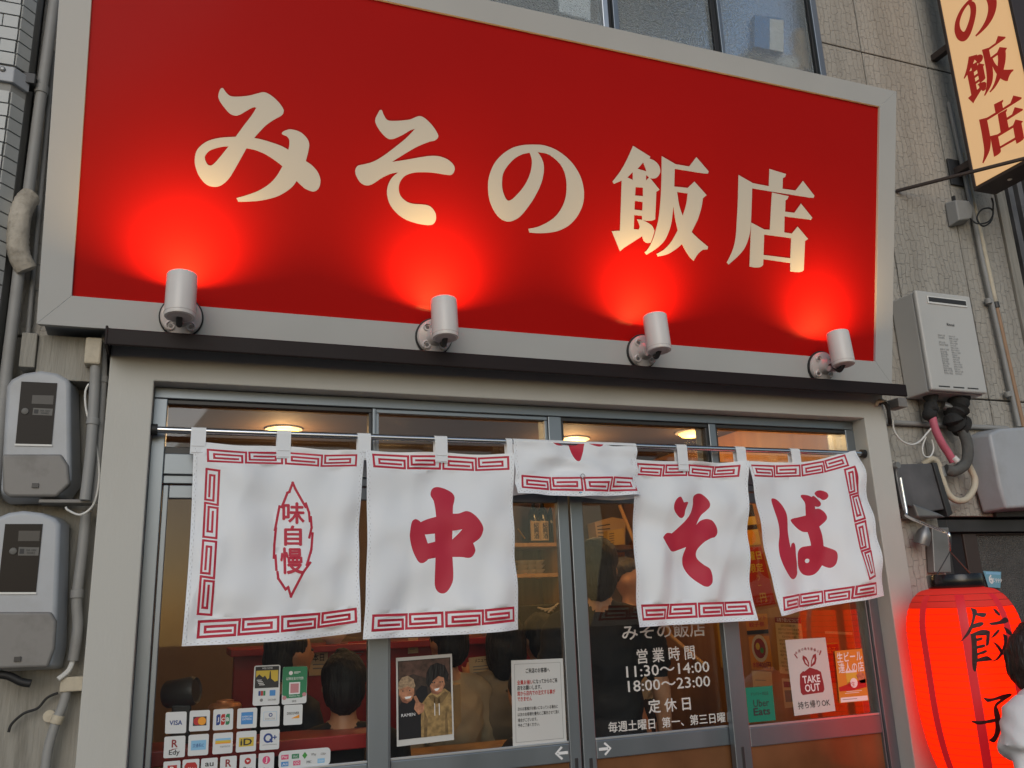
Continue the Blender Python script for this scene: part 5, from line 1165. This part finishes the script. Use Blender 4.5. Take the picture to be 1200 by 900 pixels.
def f_green(c):
    c.poly('card_green', [(.0, .03), (.08, .0), (.92, .0), (1, .03), (.99, .74), (.8, .84), (.2, .84), (.01, .74)], 1); c.disc('ink_white', .33, .17, .08, 2); c.rect('ink_white', .46, .14, .72, .16, 2); c.rect('ink_white', .46, .18, .64, .19, 2)
    c.text('ink_white', '以微信支付付款', .5, .32, .07, 2, fit=.7); c.rect('ink_white', .28, .42, .72, .74, 2); c.rect('ink_pinkish', .33, .455, .67, .705, 3)
    c.text('ink_white', 'WeChat Pay', .5, .79, .05, 2, fit=.44); c.disc('ink_pinkish', .1, .82, .08, 3); c.disc('ink_pinkish', .9, .76, .08, 3); c.text('ink_dark', '微信', .5, .925, .05, 2)
mat('ink_pinkish', (0.50, 0.22, 0.24), 0.5)
for q, lb, fn in (
    ([(78, 408), (212, 402), (207, 540), (72, 545)], 'white payment sticker with slanted navy four-letter word, top row', f_visa),
    ([(232, 398), (361, 392), (357, 524), (225, 531)], 'white payment sticker with overlapping red and orange discs', f_mc),
    ([(383, 390), (510, 383), (506, 517), (377, 524)], 'white payment sticker with three blue, red and green blocks', f_jcb),
    ([(537, 384), (663, 377), (658, 505), (531, 513)], 'white payment sticker with a plain bright blue square', f_amex),
    ([(686, 372), (808, 366), (804, 496), (680, 503)], 'white payment sticker with a pale outlined box and ring', f_din),
    ([(833, 362), (953, 356), (949, 484), (829, 491)], 'white payment sticker with an orange wedge, right end of the top row', f_disc),
    ([(70, 564), (204, 556), (199, 693), (62, 702)], 'white payment sticker with big dark red R over black letters', f_edy),
    ([(224, 553), (354, 544), (348, 679), (217, 688)], 'white payment sticker with a light blue oblong, second row', f_ic),
    ([(382, 543), (508, 534), (503, 667), (375, 677)], 'white payment sticker with blue, yellow and orange stripes', f_rain),
    ([(531, 532), (658, 523), (653, 655), (524, 665)], 'white payment sticker with a yellow block and black letters', f_id),
    ([(682, 521), (806, 513), (801, 642), (676, 651)], 'white payment sticker with navy ring and plus sign', f_q),
    ([(64, 724), (172, 715), (168, 850), (58, 858)], 'white payment sticker with a red square P, leftmost of the bottom row', f_p),
    ([(186, 712), (293, 704), (288, 838), (180, 846)], 'white payment sticker with a red rounded block, bottom row', f_d),
    ([(305, 704), (410, 696), (405, 830), (299, 838)], 'white payment sticker with thin black letters over a maroon bar', f_au),
    ([(427, 693), (532, 684), (527, 818), (421, 826)], 'white payment sticker with dark red R, in the bottom row', f_rp),
    ([(552, 681), (655, 672), (650, 806), (546, 814)], 'white payment sticker with a small red ball over black letters', f_pp),
    ([(672, 671), (772, 663), (767, 797), (666, 805)], 'white payment sticker with a pink disc, bottom row', f_j),
    ([(800, 658), (1131, 630), (1128, 742), (797, 775)], 'long white sticker with nine small coloured payment marks', f_big),
    ([(644, 110), (811, 103), (803, 358), (632, 366)], 'tall white card with black and yellow skyline above payment marks', f_tour),
    ([(826, 118), (984, 112), (976, 348), (818, 360)], 'green payment card with white foot and pink square', f_green)):
    stick(q, lb, fn)

# snapshot of two people, taped to the left middle door
c = Card([P(464, 771, YG2), P(529.5, 766, YG2), P(532, 867, YG2), P(465, 875, YG2)], th=.0008)
c.rect('photo_dark', .03, .04, .97, .93); c.poly('photo_wall', [(.05, .05), (.95, .05), (.95, .3), (.6, .28), (.3, .2), (.05, .25)], 2)
c.poly('cloth_black', [(.03, .93), (.03, .56), (.1, .50), (.3, .49), (.42, .56), (.45, .8), (.46, .93)], 3); c.poly('photo_skin', [(.04, .42), (.05, .33), (.12, .27), (.25, .27), (.31, .33), (.31, .43), (.26, .5), (.18, .53), (.1, .51)], 4)
c.poly('photo_hair1', [(.03, .36), (.04, .28), (.1, .23), (.2, .215), (.3, .26), (.33, .34), (.3, .37), (.2, .335), (.08, .36)], 5); c.poly('ink_white', [(.14, .455), (.26, .45), (.24, .475), (.16, .48)], 5)
c.text('ink_white', 'RAMEN', .2, .66, .04, 5, fit=.24)
c.poly('photo_hood', [(.42, .93), (.42, .72), (.44, .55), (.55, .46), (.64, .42), (.85, .40), (.95, .45), (.97, .5), (.97, .93)], 5); c.poly('photo_skin', [(.58, .34), (.6, .26), (.72, .22), (.83, .26), (.86, .35), (.8, .43), (.72, .46), (.63, .43)], 6)
c.poly('photo_skin_dark', [(.58, .35), (.62, .44), (.72, .465), (.8, .43), (.74, .44), (.65, .415)], 7); c.poly('photo_skin_dark', [(.05, .43), (.10, .51), (.18, .53), (.27, .49), (.2, .505), (.11, .475)], 5); c.poly('photo_hood_dark', [(.55, .47), (.63, .455), (.72, .50), (.86, .43), (.92, .46), (.80, .56), (.68, .57)], 6); c.poly('photo_hood_dark', [(.48, .62), (.54, .74), (.52, .93), (.47, .93)], 6); c.poly('photo_hood_dark', [(.88, .62), (.9, .93), (.84, .93), (.85, .7)], 6); c.poly('cloth_black', [(.32, .62), (.34, .40), (.44, .34), (.54, .36), (.55, .46), (.44, .55)], 2); c.poly('hair_black', [(.52, .32), (.53, .2), (.6, .12), (.72, .09), (.86, .13), (.93, .24), (.90, .33), (.84, .27), (.74, .25), (.64, .3), (.57, .37)], 7); c.poly('ink_white', [(.66, .395), (.76, .385), (.73, .415), (.69, .42)], 7)
c.poly('photo_skin', [(.30, .60), (.33, .52), (.29, .46), (.34, .45), (.40, .53), (.48, .56), (.47, .64), (.38, .67)], 8)
for a in (.66, .74): c.rect('ink_white', a, .5, a + .012, .70, 6)
for x in (.63, .67, .79, .83): c.disc('ink_dark', x if x < .7 else x - .02, .32, .012, 8)
for x in (.11, .23): c.disc('ink_dark', x, .385, .012, 8)
c.build('photo_print', 'paper_white', 'white bordered photo of two smiling people on the glass', 'photo')

c = Card([P(599, 774, YG2), P(659.5, 771.5, YG2), P(664, 869, YG2), P(601, 875, YG2)], th=.0008)
for a0, b0, a1, b1 in ((.055, .045, .945, .049), (.055, .955, .945, .959), (.055, .045, .061, .959), (.939, .045, .945, .959)): c.rect('ink_grey', a0, b0, a1, b1)
c.text('ink_dark', 'ご来店のお客様へ', .5, .13, .05, bold=.035, fit=.46)
for b, t, m, w in ((.265, '全員お揃い', 'ink_red', .30), (.33, '店をお願いします。', 'ink_dark', .46), (.395, '席から店内での注文する事が', 'ink_red', .72), (.46, 'できません', 'ink_red', .27)): c.text(m, t, .1, b, .047, bold=.035, fit=w, al='l')
c.text('ink_dark', 'になってからのご来', .41, .262, .047, bold=.03, fit=.46, al='l')
for b, t, w in ((.575, '次のお客様がお揃いになっている場合に', .76), (.64, 'は次のお客様を優先にご案内させて頂く', .78), (.705, '場合がございます。', .36), (.765, '予めご了承ください。', .40)): c.text('ink_dark', t, .1, b, .036, bold=.02, fit=w, al='l')
c.build('notice_sheet', 'paper_white', 'white framed notice with black and red lines of text on the glass', 'notice')

c = Card([P(920, 750, YG1), P(967, 747, YG1), P(979, 833, YG1), P(931, 839, YG1)], th=.0008)
for k, ch in enumerate('お店の味を家庭に'):
    t = (k - 3.5) / 3.5; c.text('ink_maroon', ch, .5 + .27 * t, .155 + .045 * t * t - .02, .035, bold=.02)
c.poly('ink_maroon', [(.17, .2), (.19, .19), (.25, .25), (.23, .26)]); c.poly('ink_maroon', [(.83, .17), (.86, .18), (.80, .24), (.78, .23)])
c.poly('ink_maroon', [(.5, .39), (.40, .34), (.36, .27), (.38, .22), (.46, .25), (.51, .32)]); c.poly('paper_white', [(.485, .365), (.42, .32), (.41, .265), (.46, .30)], 2)
c.poly('ink_maroon', [(.53, .39), (.57, .3), (.63, .23), (.70, .21), (.71, .28), (.66, .35)]); c.poly('paper_white', [(.565, .355), (.60, .29), (.66, .255), (.64, .31)], 2)
c.poly('ink_maroon', [(.25, .47), (.34, .43), (.5, .38), (.66, .42), (.77, .46), (.80, .62), (.80, .70), (.76, .735), (.26, .745), (.22, .71), (.22, .6)])
c.poly('paper_white', [(.33, .425), (.5, .375), (.52, .385), (.36, .44)], 3); c.poly('paper_white', [(.5, .375), (.68, .41), (.66, .425), (.51, .39)], 4)
c.text('ink_white', 'TAKE', .51, .545, .11, 3, bold=.035, fit=.42); c.text('ink_white', 'OUT', .51, .66, .11, 3, bold=.035, fit=.36)
c.text('ink_dark', '持ち帰りOK', .5, .875, .085, 2, bold=.012, fit=.78)
c.build('takeout_poster', 'paper_white', 'white take-out poster with a maroon wrapped bag on the glass', 'poster')

c = Card([P(873, 806, YG1 - .002), P(905, 803.5, YG1 - .002), P(909, 844, YG1 - .002), P(876, 847, YG1 - .002)], th=.0008)
c.text('ink_dark', 'デリバリー 対応店', .5, .2, .09, fit=.64); c.text('ink_dark', 'Uber', .53, .47, .24, fit=.56, bold=.008); c.text('ink_dark', 'Eats', .53, .71, .24, fit=.58, bold=.03)
c.build('delivery_sticker', 'card_teal', 'square teal green sticker with black words on the door stile', 'sticker')

c = Card([P(978, 763, YG1), P(1010, 760, YG1), P(1018, 821, YG1), P(984, 824, YG1)], th=.0008)
c.text('ink_white', '生ビール', .5, .13, .17, 3, bold=.02, fit=.9); c.text('ink_white', '達人の店', .52, .34, .17, 3, bold=.02, fit=.9)
c.poly('ink_gold', [(.3, .42), (.7, .40), (.66, .74), (.34, .76)], 1); c.rect('ink_white', .3, .40, .7, .44, 2); c.poly('photo_skin', [(.66, .5), (.85, .44), (.98, .5), (.97, .66), (.78, .66)], 2)
c.poly('ink_red', [(.02, .70), (.3, .66), (.6, .62), (.98, .58), (.98, .74), (.5, .78), (.03, .78)], 2); c.disc('ink_white', .55, .64, .13, 4); c.text('ink_red', '樽生', .45, .66, .08, 5); c.rect('ink_white', .26, .79, .8, .80, 3); c.rect('ink_white', .2, .82, .7, .83, 3)
c.poly('ink_white', [(.04, .9), (.97, .9), (.97, .99), (.04, .99)], 2); c.rect('ink_grey', .1, .935, .6, .945, 3)
c.build('beer_poster', 'paper_orange', 'small orange beer poster with white lettering on the glass', 'poster')

wl = root('window_lettering', 'white opening hours lettering on the right middle door glass', 'lettering', P(780, 790, YG2))
def gline(s, p0, p1, h, bold=0.0):
    a = P(*p0, YG2 - .0006); b = P(*p1, YG2 - .0006); vs, fs, (x0, x1, y0, y1) = text2d(s, bold); k = (b - a).length / (x1 - x0); d = (b - a).normalized()
    hm = (P(p0[0], p0[1], YG2) - P(p0[0], p0[1] + h, YG2)).length / (y1 - y0)
    MB().add([a + d * ((v.x - x0) * k) + Vector((0, -v.z, (v.y - (y0 + y1) / 2) * hm)) for v in vs], fs).build('lettering', 'glass_print', wl)['kind'] = 'stuff'
gline('みその飯店', (729, 741.5), (826, 736.5), 18, .015); gline('営 業 時 間', (746.5, 769.5), (814, 764), 17, .015); gline('11:30〜14:00', (734, 787.5), (831, 781), 13, .01); gline('18:00〜23:00', (736, 804.5), (832, 798), 13, .01)
gline('定 休 日', (760, 828), (809, 824), 16, .02); gline('毎週土曜日  第一、第三日曜日', (713, 852.5), (859, 839.5), 12.5, .015)

# ================================================================== INSIDE THE SHOP
def downlight(x, y, w, label):
    r = root('downlight', label, 'downlight', (x, y, RZ1), 'round ceiling downlights inside the shop')
    MB().lathe((x, y, RZ1), [(.095, -.001), (.095, -.008), (.078, -.012)], n=32).build('trim', 'lamp_white', r, smooth=True)
    MB().lathe((x, y, RZ1), [(.077, -.0125), (.06, -.028), (.02, -.032)], n=32).build('diffuser', 'downlight_warm', r, smooth=True)
    l = bpy.data.lights.new('lamp_light', 'POINT'); l.energy = w; l.color = (1.0, .58, .24); l.shadow_soft_size = .06
    o = bpy.data.objects.new('lamp_light', l); C.objects.link(o); o.parent = r; o.location = (0, 0, -.10)
DL = 7.0
downlight(.44, 1.48, DL, 'yellow ceiling downlight seen through the left fanlight'); downlight(2.09, 1.47, DL, 'yellow ceiling downlight seen above the folded curtain panel')
downlight(2.70, 1.16, DL * .3, 'yellow ceiling downlight beside the right fanlight post'); downlight(2.45, .62, DL * .8, 'unseen fill light added close behind the right-hand glass doors'); downlight(.85, .62, DL * .6, 'unseen fill light added close behind the left-hand glass doors'); downlight(1.25, 2.9, DL, 'unseen fill light added deep inside over the kitchen')  # the last three are unseen lamps, added to brighten the room
# counter
ct = root('counter', 'red lacquered high counter across the shop interior', 'counter', (1.2, 1.7, .03))
MB().box(.25, 2.12, 1.62, 1.72, .03, 1.42).build('front_panel', 'counter_red', ct, bevel=.004); MB().box(.23, 2.14, 1.56, 2.0, 1.4205, 1.455).build('top', 'counter_red', ct, bevel=.004)
wc = root('window_counter', 'dark red counter shelf inside the left glass door', 'counter', (.2, .38, .03))
zc_ = P(240, 872, .36).z
MB().box(-.2, .72, .28, .52, zc_ - .05, zc_).build('top', 'counter_red', wc, bevel=.004)
for x in (-.15, .66): MB().box(x, x + .04, .38, .42, .03, zc_ - .0505).build('leg', 'wood_dark', wc)
cn = root('copper_canister', 'copper coloured canister on the window counter behind stickers', 'canister', P(262, 868, .42))
q = P(262, 868, .42); MB().lathe((q.x, .42, zc_), [(.055, 0), (.058, .01), (.058, .115), (.05, .125), (.03, .128), (.03, .135), (.01, .138)], n=28).build('body', 'copper', cn, smooth=True)
fn_ = root('desk_fan', 'grey rounded desk device on the window counter at left', 'device', P(214, 868, .42))
q = P(213, 812, .42); MB().lathe((q.x, .44, q.z), [(.040, -.06), (.047, -.05), (.050, .04), (.044, .055), (.038, .05)], axis=(1, -.45, .12), n=28).build('housing', 'dark_metal', fn_, smooth=True); MB().box(q.x - .03, q.x + .035, .41, .47, zc_, q.z - .04).build('stand', 'plastic_dark', fn_, bevel=.006)
# shelf with bottles
sh = root('wall_shelf', 'pale wooden shelf unit with bottles seen between the curtains', 'shelf', (1.9, 2.3, 1.2))
YS = 2.3
z1s, z2s = P(630, 636, YS).z, P(630, 672, YS).z; xl, xr = P(570, 640, YS).x, P(654, 640, YS).x
for zz in (z1s, z2s): MB().box(xl, xr - .0005, YS, YS + .3, zz - .025, zz).build('board', 'wood_pale', sh, bevel=.002)
MB().box(xr, xr + .035, YS - .02, YS + .3, .8, 2.5).build('upright', 'wood_pale', sh, bevel=.002); MB().box(xl - .04, xl, YS, YS + .3, .8, 2.5).build('upright', 'wood_pale', sh, bevel=.002)
MB().box(xl, xr, YS + .3, YS + .32, .8, 2.5).build('back_board', 'wood_dark', sh)
for k, (x, lab) in enumerate(((626.5, True), (637, True), (649, False))):
    q = P(x, 632, YS + .1); r = root('sake_bottle', ('left of the two dark bottles with cream labels on the shelf', 'right of the two dark bottles with cream labels on the shelf', 'slim dark bottle without label beside the shelf upright')[k], 'bottle', (q.x, YS + .1, z1s), 'bottles on the shelf')
    MB().lathe((q.x, YS + .1, z1s), [(.034, 0), (.037, .005), (.037, .19), (.03, .22), (.014, .25), (.013, .30), (.015, .302), (.015, .315)], n=20).build('glass', 'bottle_glass', r, smooth=True)
    if lab:
        mb = MB(); n = 12
        for i in range(n + 1):
            w = -math.pi / 2 + (i / n - .5) * 2.2; mb.v += [Vector((q.x + .0375 * math.cos(w), YS + .1 + .0375 * math.sin(w), z1s + zz)) for zz in (.02, .15)]
        mb.f = [(2 * i, 2 * i + 2, 2 * i + 3, 2 * i + 1) for i in range(n)]; mb.m = [0] * n; lbm = mb.build('label', 'paper_cream', r, smooth=True)
        cc = Card([Vector((q.x - .016, YS + .0622, z1s + .145)), Vector((q.x + .016, YS + .0622, z1s + .145)), Vector((q.x + .016, YS + .0622, z1s + .025)), Vector((q.x - .016, YS + .0622, z1s + .025))], th=.0002)
        for i, ch in enumerate('紹興酒'): cc.text('ink_dark', ch, .5, .2 + .3 * i, .26, bold=.02)
        for kk, l in cc.layers.items(): l.build('lettering', kk, r)['kind'] = 'stuff'
for k in range(3):
    q = P(612 + 9 * k, 668, YS + .12); r = root('bowl_stack', ('left', 'middle', 'right')[k] + ' stack of pale bowls on the lower shelf board', 'bowls', (q.x, YS + .12, z2s), 'bowl stacks on the shelf')
    for j in range(3): MB().lathe((q.x, YS + .12, z2s + j * .03), [(.022, 0), (.03, .004), (.052, .03), (.05, .03), (.028, .008)], n=20, cap=False).build('bowl', 'china', r, smooth=True)
st_ = root('stove', 'black kitchen stove under the shelf with pale utensils', 'stove', (1.9, 2.35, .03)); MB().box(xl, xr + .3, 2.25, 2.7, .03, 1.62).build('body', 'black_gloss', st_, bevel=.01)
for k in range(4): MB().tube([P(630 + 4 * k, 712 + 2 * k, 2.2), P(648 + 2 * k, 716 - 3 * k, 2.22)], .006, 6).build('utensil', 'china', st_, smooth=True)
tag(MB().tube([P(607, 620, YS + .1), P(615, 631, YS + .05)], .006, 6).build('ladle', 'downlight_gold', smooth=True), 'gold ladle leaning on the upper shelf board', 'ladle')
# kitchen column and boxes seen between the middle doors
kc = root('kitchen_partition', 'dark partition behind the standing customer', 'partition', (2.4, 2.4, .03)); MB().box(2.35, 2.93, 2.5, 2.6, .03, 2.5).build('panel', 'plaster_dark', kc); MB().box(2.36, 2.90, 2.2, 2.4995, P(725, 640, 2.3).z - .03, P(725, 640, 2.3).z).build('board', 'wood_dark', kc)
for (qx, lab, m) in (([(697, 612), (718, 606), (733, 609), (733, 642), (700, 636)], 'kraft carton with printed rows on the kitchen shelf', 'paper_kraft'), ([(712, 622), (731, 619), (732, 637), (712, 641)], 'yellow carton in front of the larger kraft carton', 'paper_yellow')):
    Yc = 2.28 if m == 'paper_kraft' else 2.2; mb = MB(); mb.prism([P(x, y, Yc) for x, y in qx], (0, .12 if m == 'paper_kraft' else .06, 0)); o = mb.build('carton', m); tag(o, lab, 'carton')
    cc = Card([P(qx[0][0], qx[0][1], Yc - .001), P(qx[1][0], qx[1][1], Yc - .001), P(qx[-2][0] - (1 if m != 'paper_kraft' else 15), qx[-2][1], Yc - .001), P(qx[-1][0], qx[-1][1], Yc - .001)], th=.0002)
    for k in range(5): cc.rect('ink_dark', .1, .2 + .15 * k, .85 if m == 'paper_kraft' else .4, .24 + .15 * k)
    for kk, l in cc.layers.items(): l.build('print', kk, o)['kind'] = 'stuff'
q = Card([P(722, 647, 2.49), P(732, 646.5, 2.49), P(732, 662, 2.49), P(722, 663, 2.49)]); q.text('ink_dark', 'メモ', .5, .3, .2); q.build('note_slip', 'paper_orange', 'small orange slip under the kitchen shelf', 'note')
hr = PX(726, 595, 2.93); tag(MB().tube([P(726, 592, 1.9), P(742, 632, 1.9), P(786, 745, 1.5), P(826, 780, 1.3)], .012, 8).build('handrail', 'wood_pale', smooth=True), 'slanting pale wooden rail on the right interior wall', 'rail')
# paper bag, folded menu
pb = root('paper_bag', 'brown paper bag standing on the customers bench', 'bag', P(523, 870, .75)); q = P(523, 870, .75)
mb = MB(); mb.prism([P(x, y, .75) for x, y in ((509, 805), (540, 801), (541, 846), (531, 860), (511, 868))], (0, .1, 0)); mb.build('body', 'paper_kraft', pb, bevel=.004); MB().tube(smooth_path([P(517, 805, .76), P(518, 797, .76), P(529, 796, .76), P(531, 803, .76)]), .004, 6).build('handle', 'paper_cream', pb, smooth=True)
c = Card([P(549, 771, 1.3), P(576, 768, 1.3), P(580, 804, 1.3), P(552, 806, 1.3)]); c.text('ink_dark', 'メニュー', .5, .12, .12, bold=.02, fit=.5)
for k in range(4): c.rect('ink_grey', .15, .3 + .1 * k, .8, .33 + .1 * k)
c.rect('ink_red', .1, .72, .38, .95); c.rect('ink_blue', .5, .66, .85, .92); c.build('menu_sheet', 'paper_cream', 'cream menu sheet stuck to the red counter', 'menu')
c = Card([P(553, 800, 1.2), P(571, 799, 1.2), P(572, 813, 1.2), P(554, 814, 1.2)]); c.rect('ink_orange', .6, .2, .8, .5); c.rect('ink_dark', .02, .1, .14, .9); c.build('menu_card', 'paper_cream', 'small cream card below the menu sheet', 'card')
# posters on the right interior wall
XP = RX1 - .0005
def poster(px, label, m, fn, name='wall_poster'):
    c = Card([PX(x, y, XP) for x, y in px], th=.001); fn(c); c.build(name, m, label, 'poster', 'posters on the right interior wall')
def g1(c): c.text('ink_gold', '曜日', .55, .15, .13, bold=.03, fit=.7); c.text('ink_gold', '限定', .5, .36, .13, bold=.03, fit=.7); c.text('ink_gold', 'ラ', .5, .53, .1); c.text('ink_gold', 'ー', .5, .66, .1); c.text('ink_gold', '円', .55, .87, .14, bold=.03)
poster([(872, 642), (892, 640.5), (909, 708), (882, 711)], 'tall red poster with gold characters between the right curtains', 'paper_red', g1)
def g2(c): c.rect('paper_black', 0, 0, 1, .3); c.text('ink_gold', 'ICE', .5, .42, .12, bold=.03); c.rect('paper_black', 0, .5, 1, .62); c.disc('ink_orange', .5, .8, .3)
poster([(868, 592), (882, 591), (892, 638), (871, 640)], 'narrow yellow and black poster above the red one', 'paper_yellow', g2)
def g3(c): c.text('ink_red', 'イベント', .55, .2, .2, bold=.02, fit=.8); c.text('ink_red', '餃子祭', .5, .52, .2, bold=.02, fit=.7); c.rect('paper_black', 0, .8, 1, 1)
poster([(873, 720), (899, 719), (901, 742), (876, 744)], 'orange poster with red characters above the bowl poster', 'paper_orange', g3)
def g4(c): c.disc('china', .5, .36, .38); c.disc('wood_dark' if False else 'ink_maroon', .5, .36, .28, 2); c.disc('ink_gold', .42, .3, .1, 3); c.disc('ink_green', .6, .42, .08, 3); c.text('ink_red', '水餃', .25, .85, .14, bold=.03); c.text('ink_maroon', '400円', .66, .85, .17, bold=.04, fit=.55)
poster([(877, 746), (901.5, 745), (906, 786), (881, 784.5)], 'orange poster with a bowl of food and a price', 'paper_orange', g4)
def g5(c):
    for k in range(3): c.rect('ink_grey', .15, .2 + .2 * k, .7, .22 + .2 * k)
poster([(881, 786), (904, 787.5), (908, 835), (886, 838)], 'plain cream paper below the bowl poster', 'paper_cream', g5)
def g6(c):
    c.rect('ink_maroon', 0, .0, 1, .1); c.text('ink_white', 'お取り扱いについて', .5, .05, .06, fit=.85)
    for k in range(13): c.text('ink_dark', '本日のおすすめと注意事項' if k % 2 else '当店では自家製麺を使用', .5, .15 + .065 * k, .035, fit=.8 if k % 3 else .55)
poster([(908, 723), (938.5, 724), (945, 792), (914, 789)], 'cream list poster with a maroon heading on the wall', 'paper_cream', g6)
poster([(916, 795), (935, 796), (939, 828), (920, 830)], 'framed cream slip under the list poster', 'paper_cream', lambda c: (c.rect('ink_maroon', .1, .1, .9, .3), c.rect('ink_grey', .1, .4, .9, .8)))
poster([(966, 754), (982, 753), (985, 800), (972, 800)], 'dark maroon framed poster behind the beer poster', 'ink_maroon', lambda c: (c.rect('ink_gold', .0, .0, 1, .03), c.text('ink_orange', '餃子', .5, .18, .14)))
poster([(967, 739.5), (999, 741), (999, 744), (967, 742.5)], 'thin pale strip high on the amber wall', 'paper_cream', lambda c: None)
poster([(868, 740), (872, 740), (874, 800), (871, 800)], 'narrow yellow strip near the door stile', 'paper_yellow', lambda c: None) if False else None
tag(MB().box(RX1 - .03, RX1 - .001, *sorted((PX(846, 740, RX1).y, PX(851, 740, RX1).y)), PX(849, 782, RX1).z, 2.2).build('wood_strip', 'wood_yellow', bevel=.002), 'yellow wooden upright strip on the right wall', 'strip')

# more of the busy room: slips on the counter front, crockery and a lit menu lamp
for k, (x, y, w, h, m, t, lb) in enumerate(((362, 762, 22, 30, 'paper_cream', '本日', 'cream slip on the counter front beside the green card'), (408, 752, 22, 22, 'paper_red', '定食', 'red slip pinned under the curtain gap'), (440, 752, 14, 26, 'paper_yellow', '餃子', 'yellow slip on the counter front near the left mullion'), (478, 748, 12, 18, 'paper_cream', '酒', 'small cream slip on the counter above the photo'), (655, 752, 10, 16, 'paper_orange', '麺', 'orange slip at the counter end beside the notice'))):
    c = Card([P(x, y, 1.612), P(x + w, y - 1, 1.612), P(x + w, y + h - 1, 1.612), P(x, y + h, 1.612)]); c.text('ink_dark', t, .5, .3, .25, bold=.02, fit=.6); c.rect('ink_grey', .2, .55, .8, .6); c.rect('ink_grey', .2, .7, .7, .75); c.build('menu_slip', m, lb, 'menu slip', 'slips on the red counter')
for k, x in enumerate((.75, 1.0, 1.42, 1.62, 1.95)):
    r = root('ramen_bowl', ('leftmost bowl on the red counter', 'second bowl from the left on the red counter', 'middle bowl on the red counter', 'second bowl from the right on the red counter', 'rightmost bowl on the red counter')[k], 'bowl', (x, 1.72, 1.455), 'bowls on the red counter')
    MB().lathe((x, 1.72, 1.455), [(.035, 0), (.04, .008), (.085, .06), (.09, .07), (.086, .07), (.05, .02)], n=24, cap=False).build('bowl', 'china', r, smooth=True)
bench = root('customer_bench', 'dark wooden bench and table behind the middle door', 'table', (1.2, .8, .03)); MB().box(.85, 1.5, .62, .95, .98, 1.02).build('table_top', 'wood_pale', bench, bevel=.004); MB().box(1.1, 1.2, .75, .82, .03, .9795).build('leg', 'wood_dark', bench)
# ---- people inside
person('standing person in black T-shirt with black cap behind the middle door', (1.80, .66, .03), 2.65, H=1.83, style='cap', top='cloth_black', armR=((.25, .03, 1.10), (.24, -.03, .87)))
person('grey-haired man in pale yellow shirt half hidden by the curtain', (2.43, 1.55, .03), 1.0, H=1.80, style='crop', hair='hair_grey', top='cloth_cream', group='customers and staff inside the shop')
person('black-haired customer sitting close behind the left door', (.60, .50, .03), 3.0, H=1.70, sit=.55, style='bun', top='cloth_black')
person('customer in dark clothes turned right behind the green card', (.44, .95, .03), 1.9, H=1.70, sit=.66, style='short', top='cloth_navy', sleeve='long')
person('long-haired customer in tan jacket at the red counter', (1.53, 1.2, .03), 2.9, H=1.66, sit=.68, style='bob', top='cloth_tan', sleeve='long', armR=((.27, -.1, 1.25), (.20, -.22, 1.40)))
person('rightmost short-haired customer at the red counter', (1.73, 1.25, .03), 3.3, H=1.70, sit=.66, style='short', top='cloth_tan', sleeve='long')
pg = person('customer in cream hooded top with dark hair at the counter', (1.20, 1.12, .03), 3.5, H=1.72, sit=.66, style='short', top='cloth_cream', sleeve='long')
person('leaning customer in dark jacket behind the notice sheet', (1.56, .66, .03), 3.6, H=1.74, sit=.42, style='short', top='cloth_navy', sleeve='long', lean=.25)
# ---- passer-by outside
pp = P(1222, 802, -.62)
person('passer-by with dark hair in white T-shirt at the right edge', (pp.x, -.62, .02), 3.35, H=1.44, style='bob', hair='hair_brown', top='tshirt_white', skin='skin_pale', group='people in the street', armR=((.335, .03, 1.14), (.35, -.02, .89)), loose=1.22, vox=.0115)
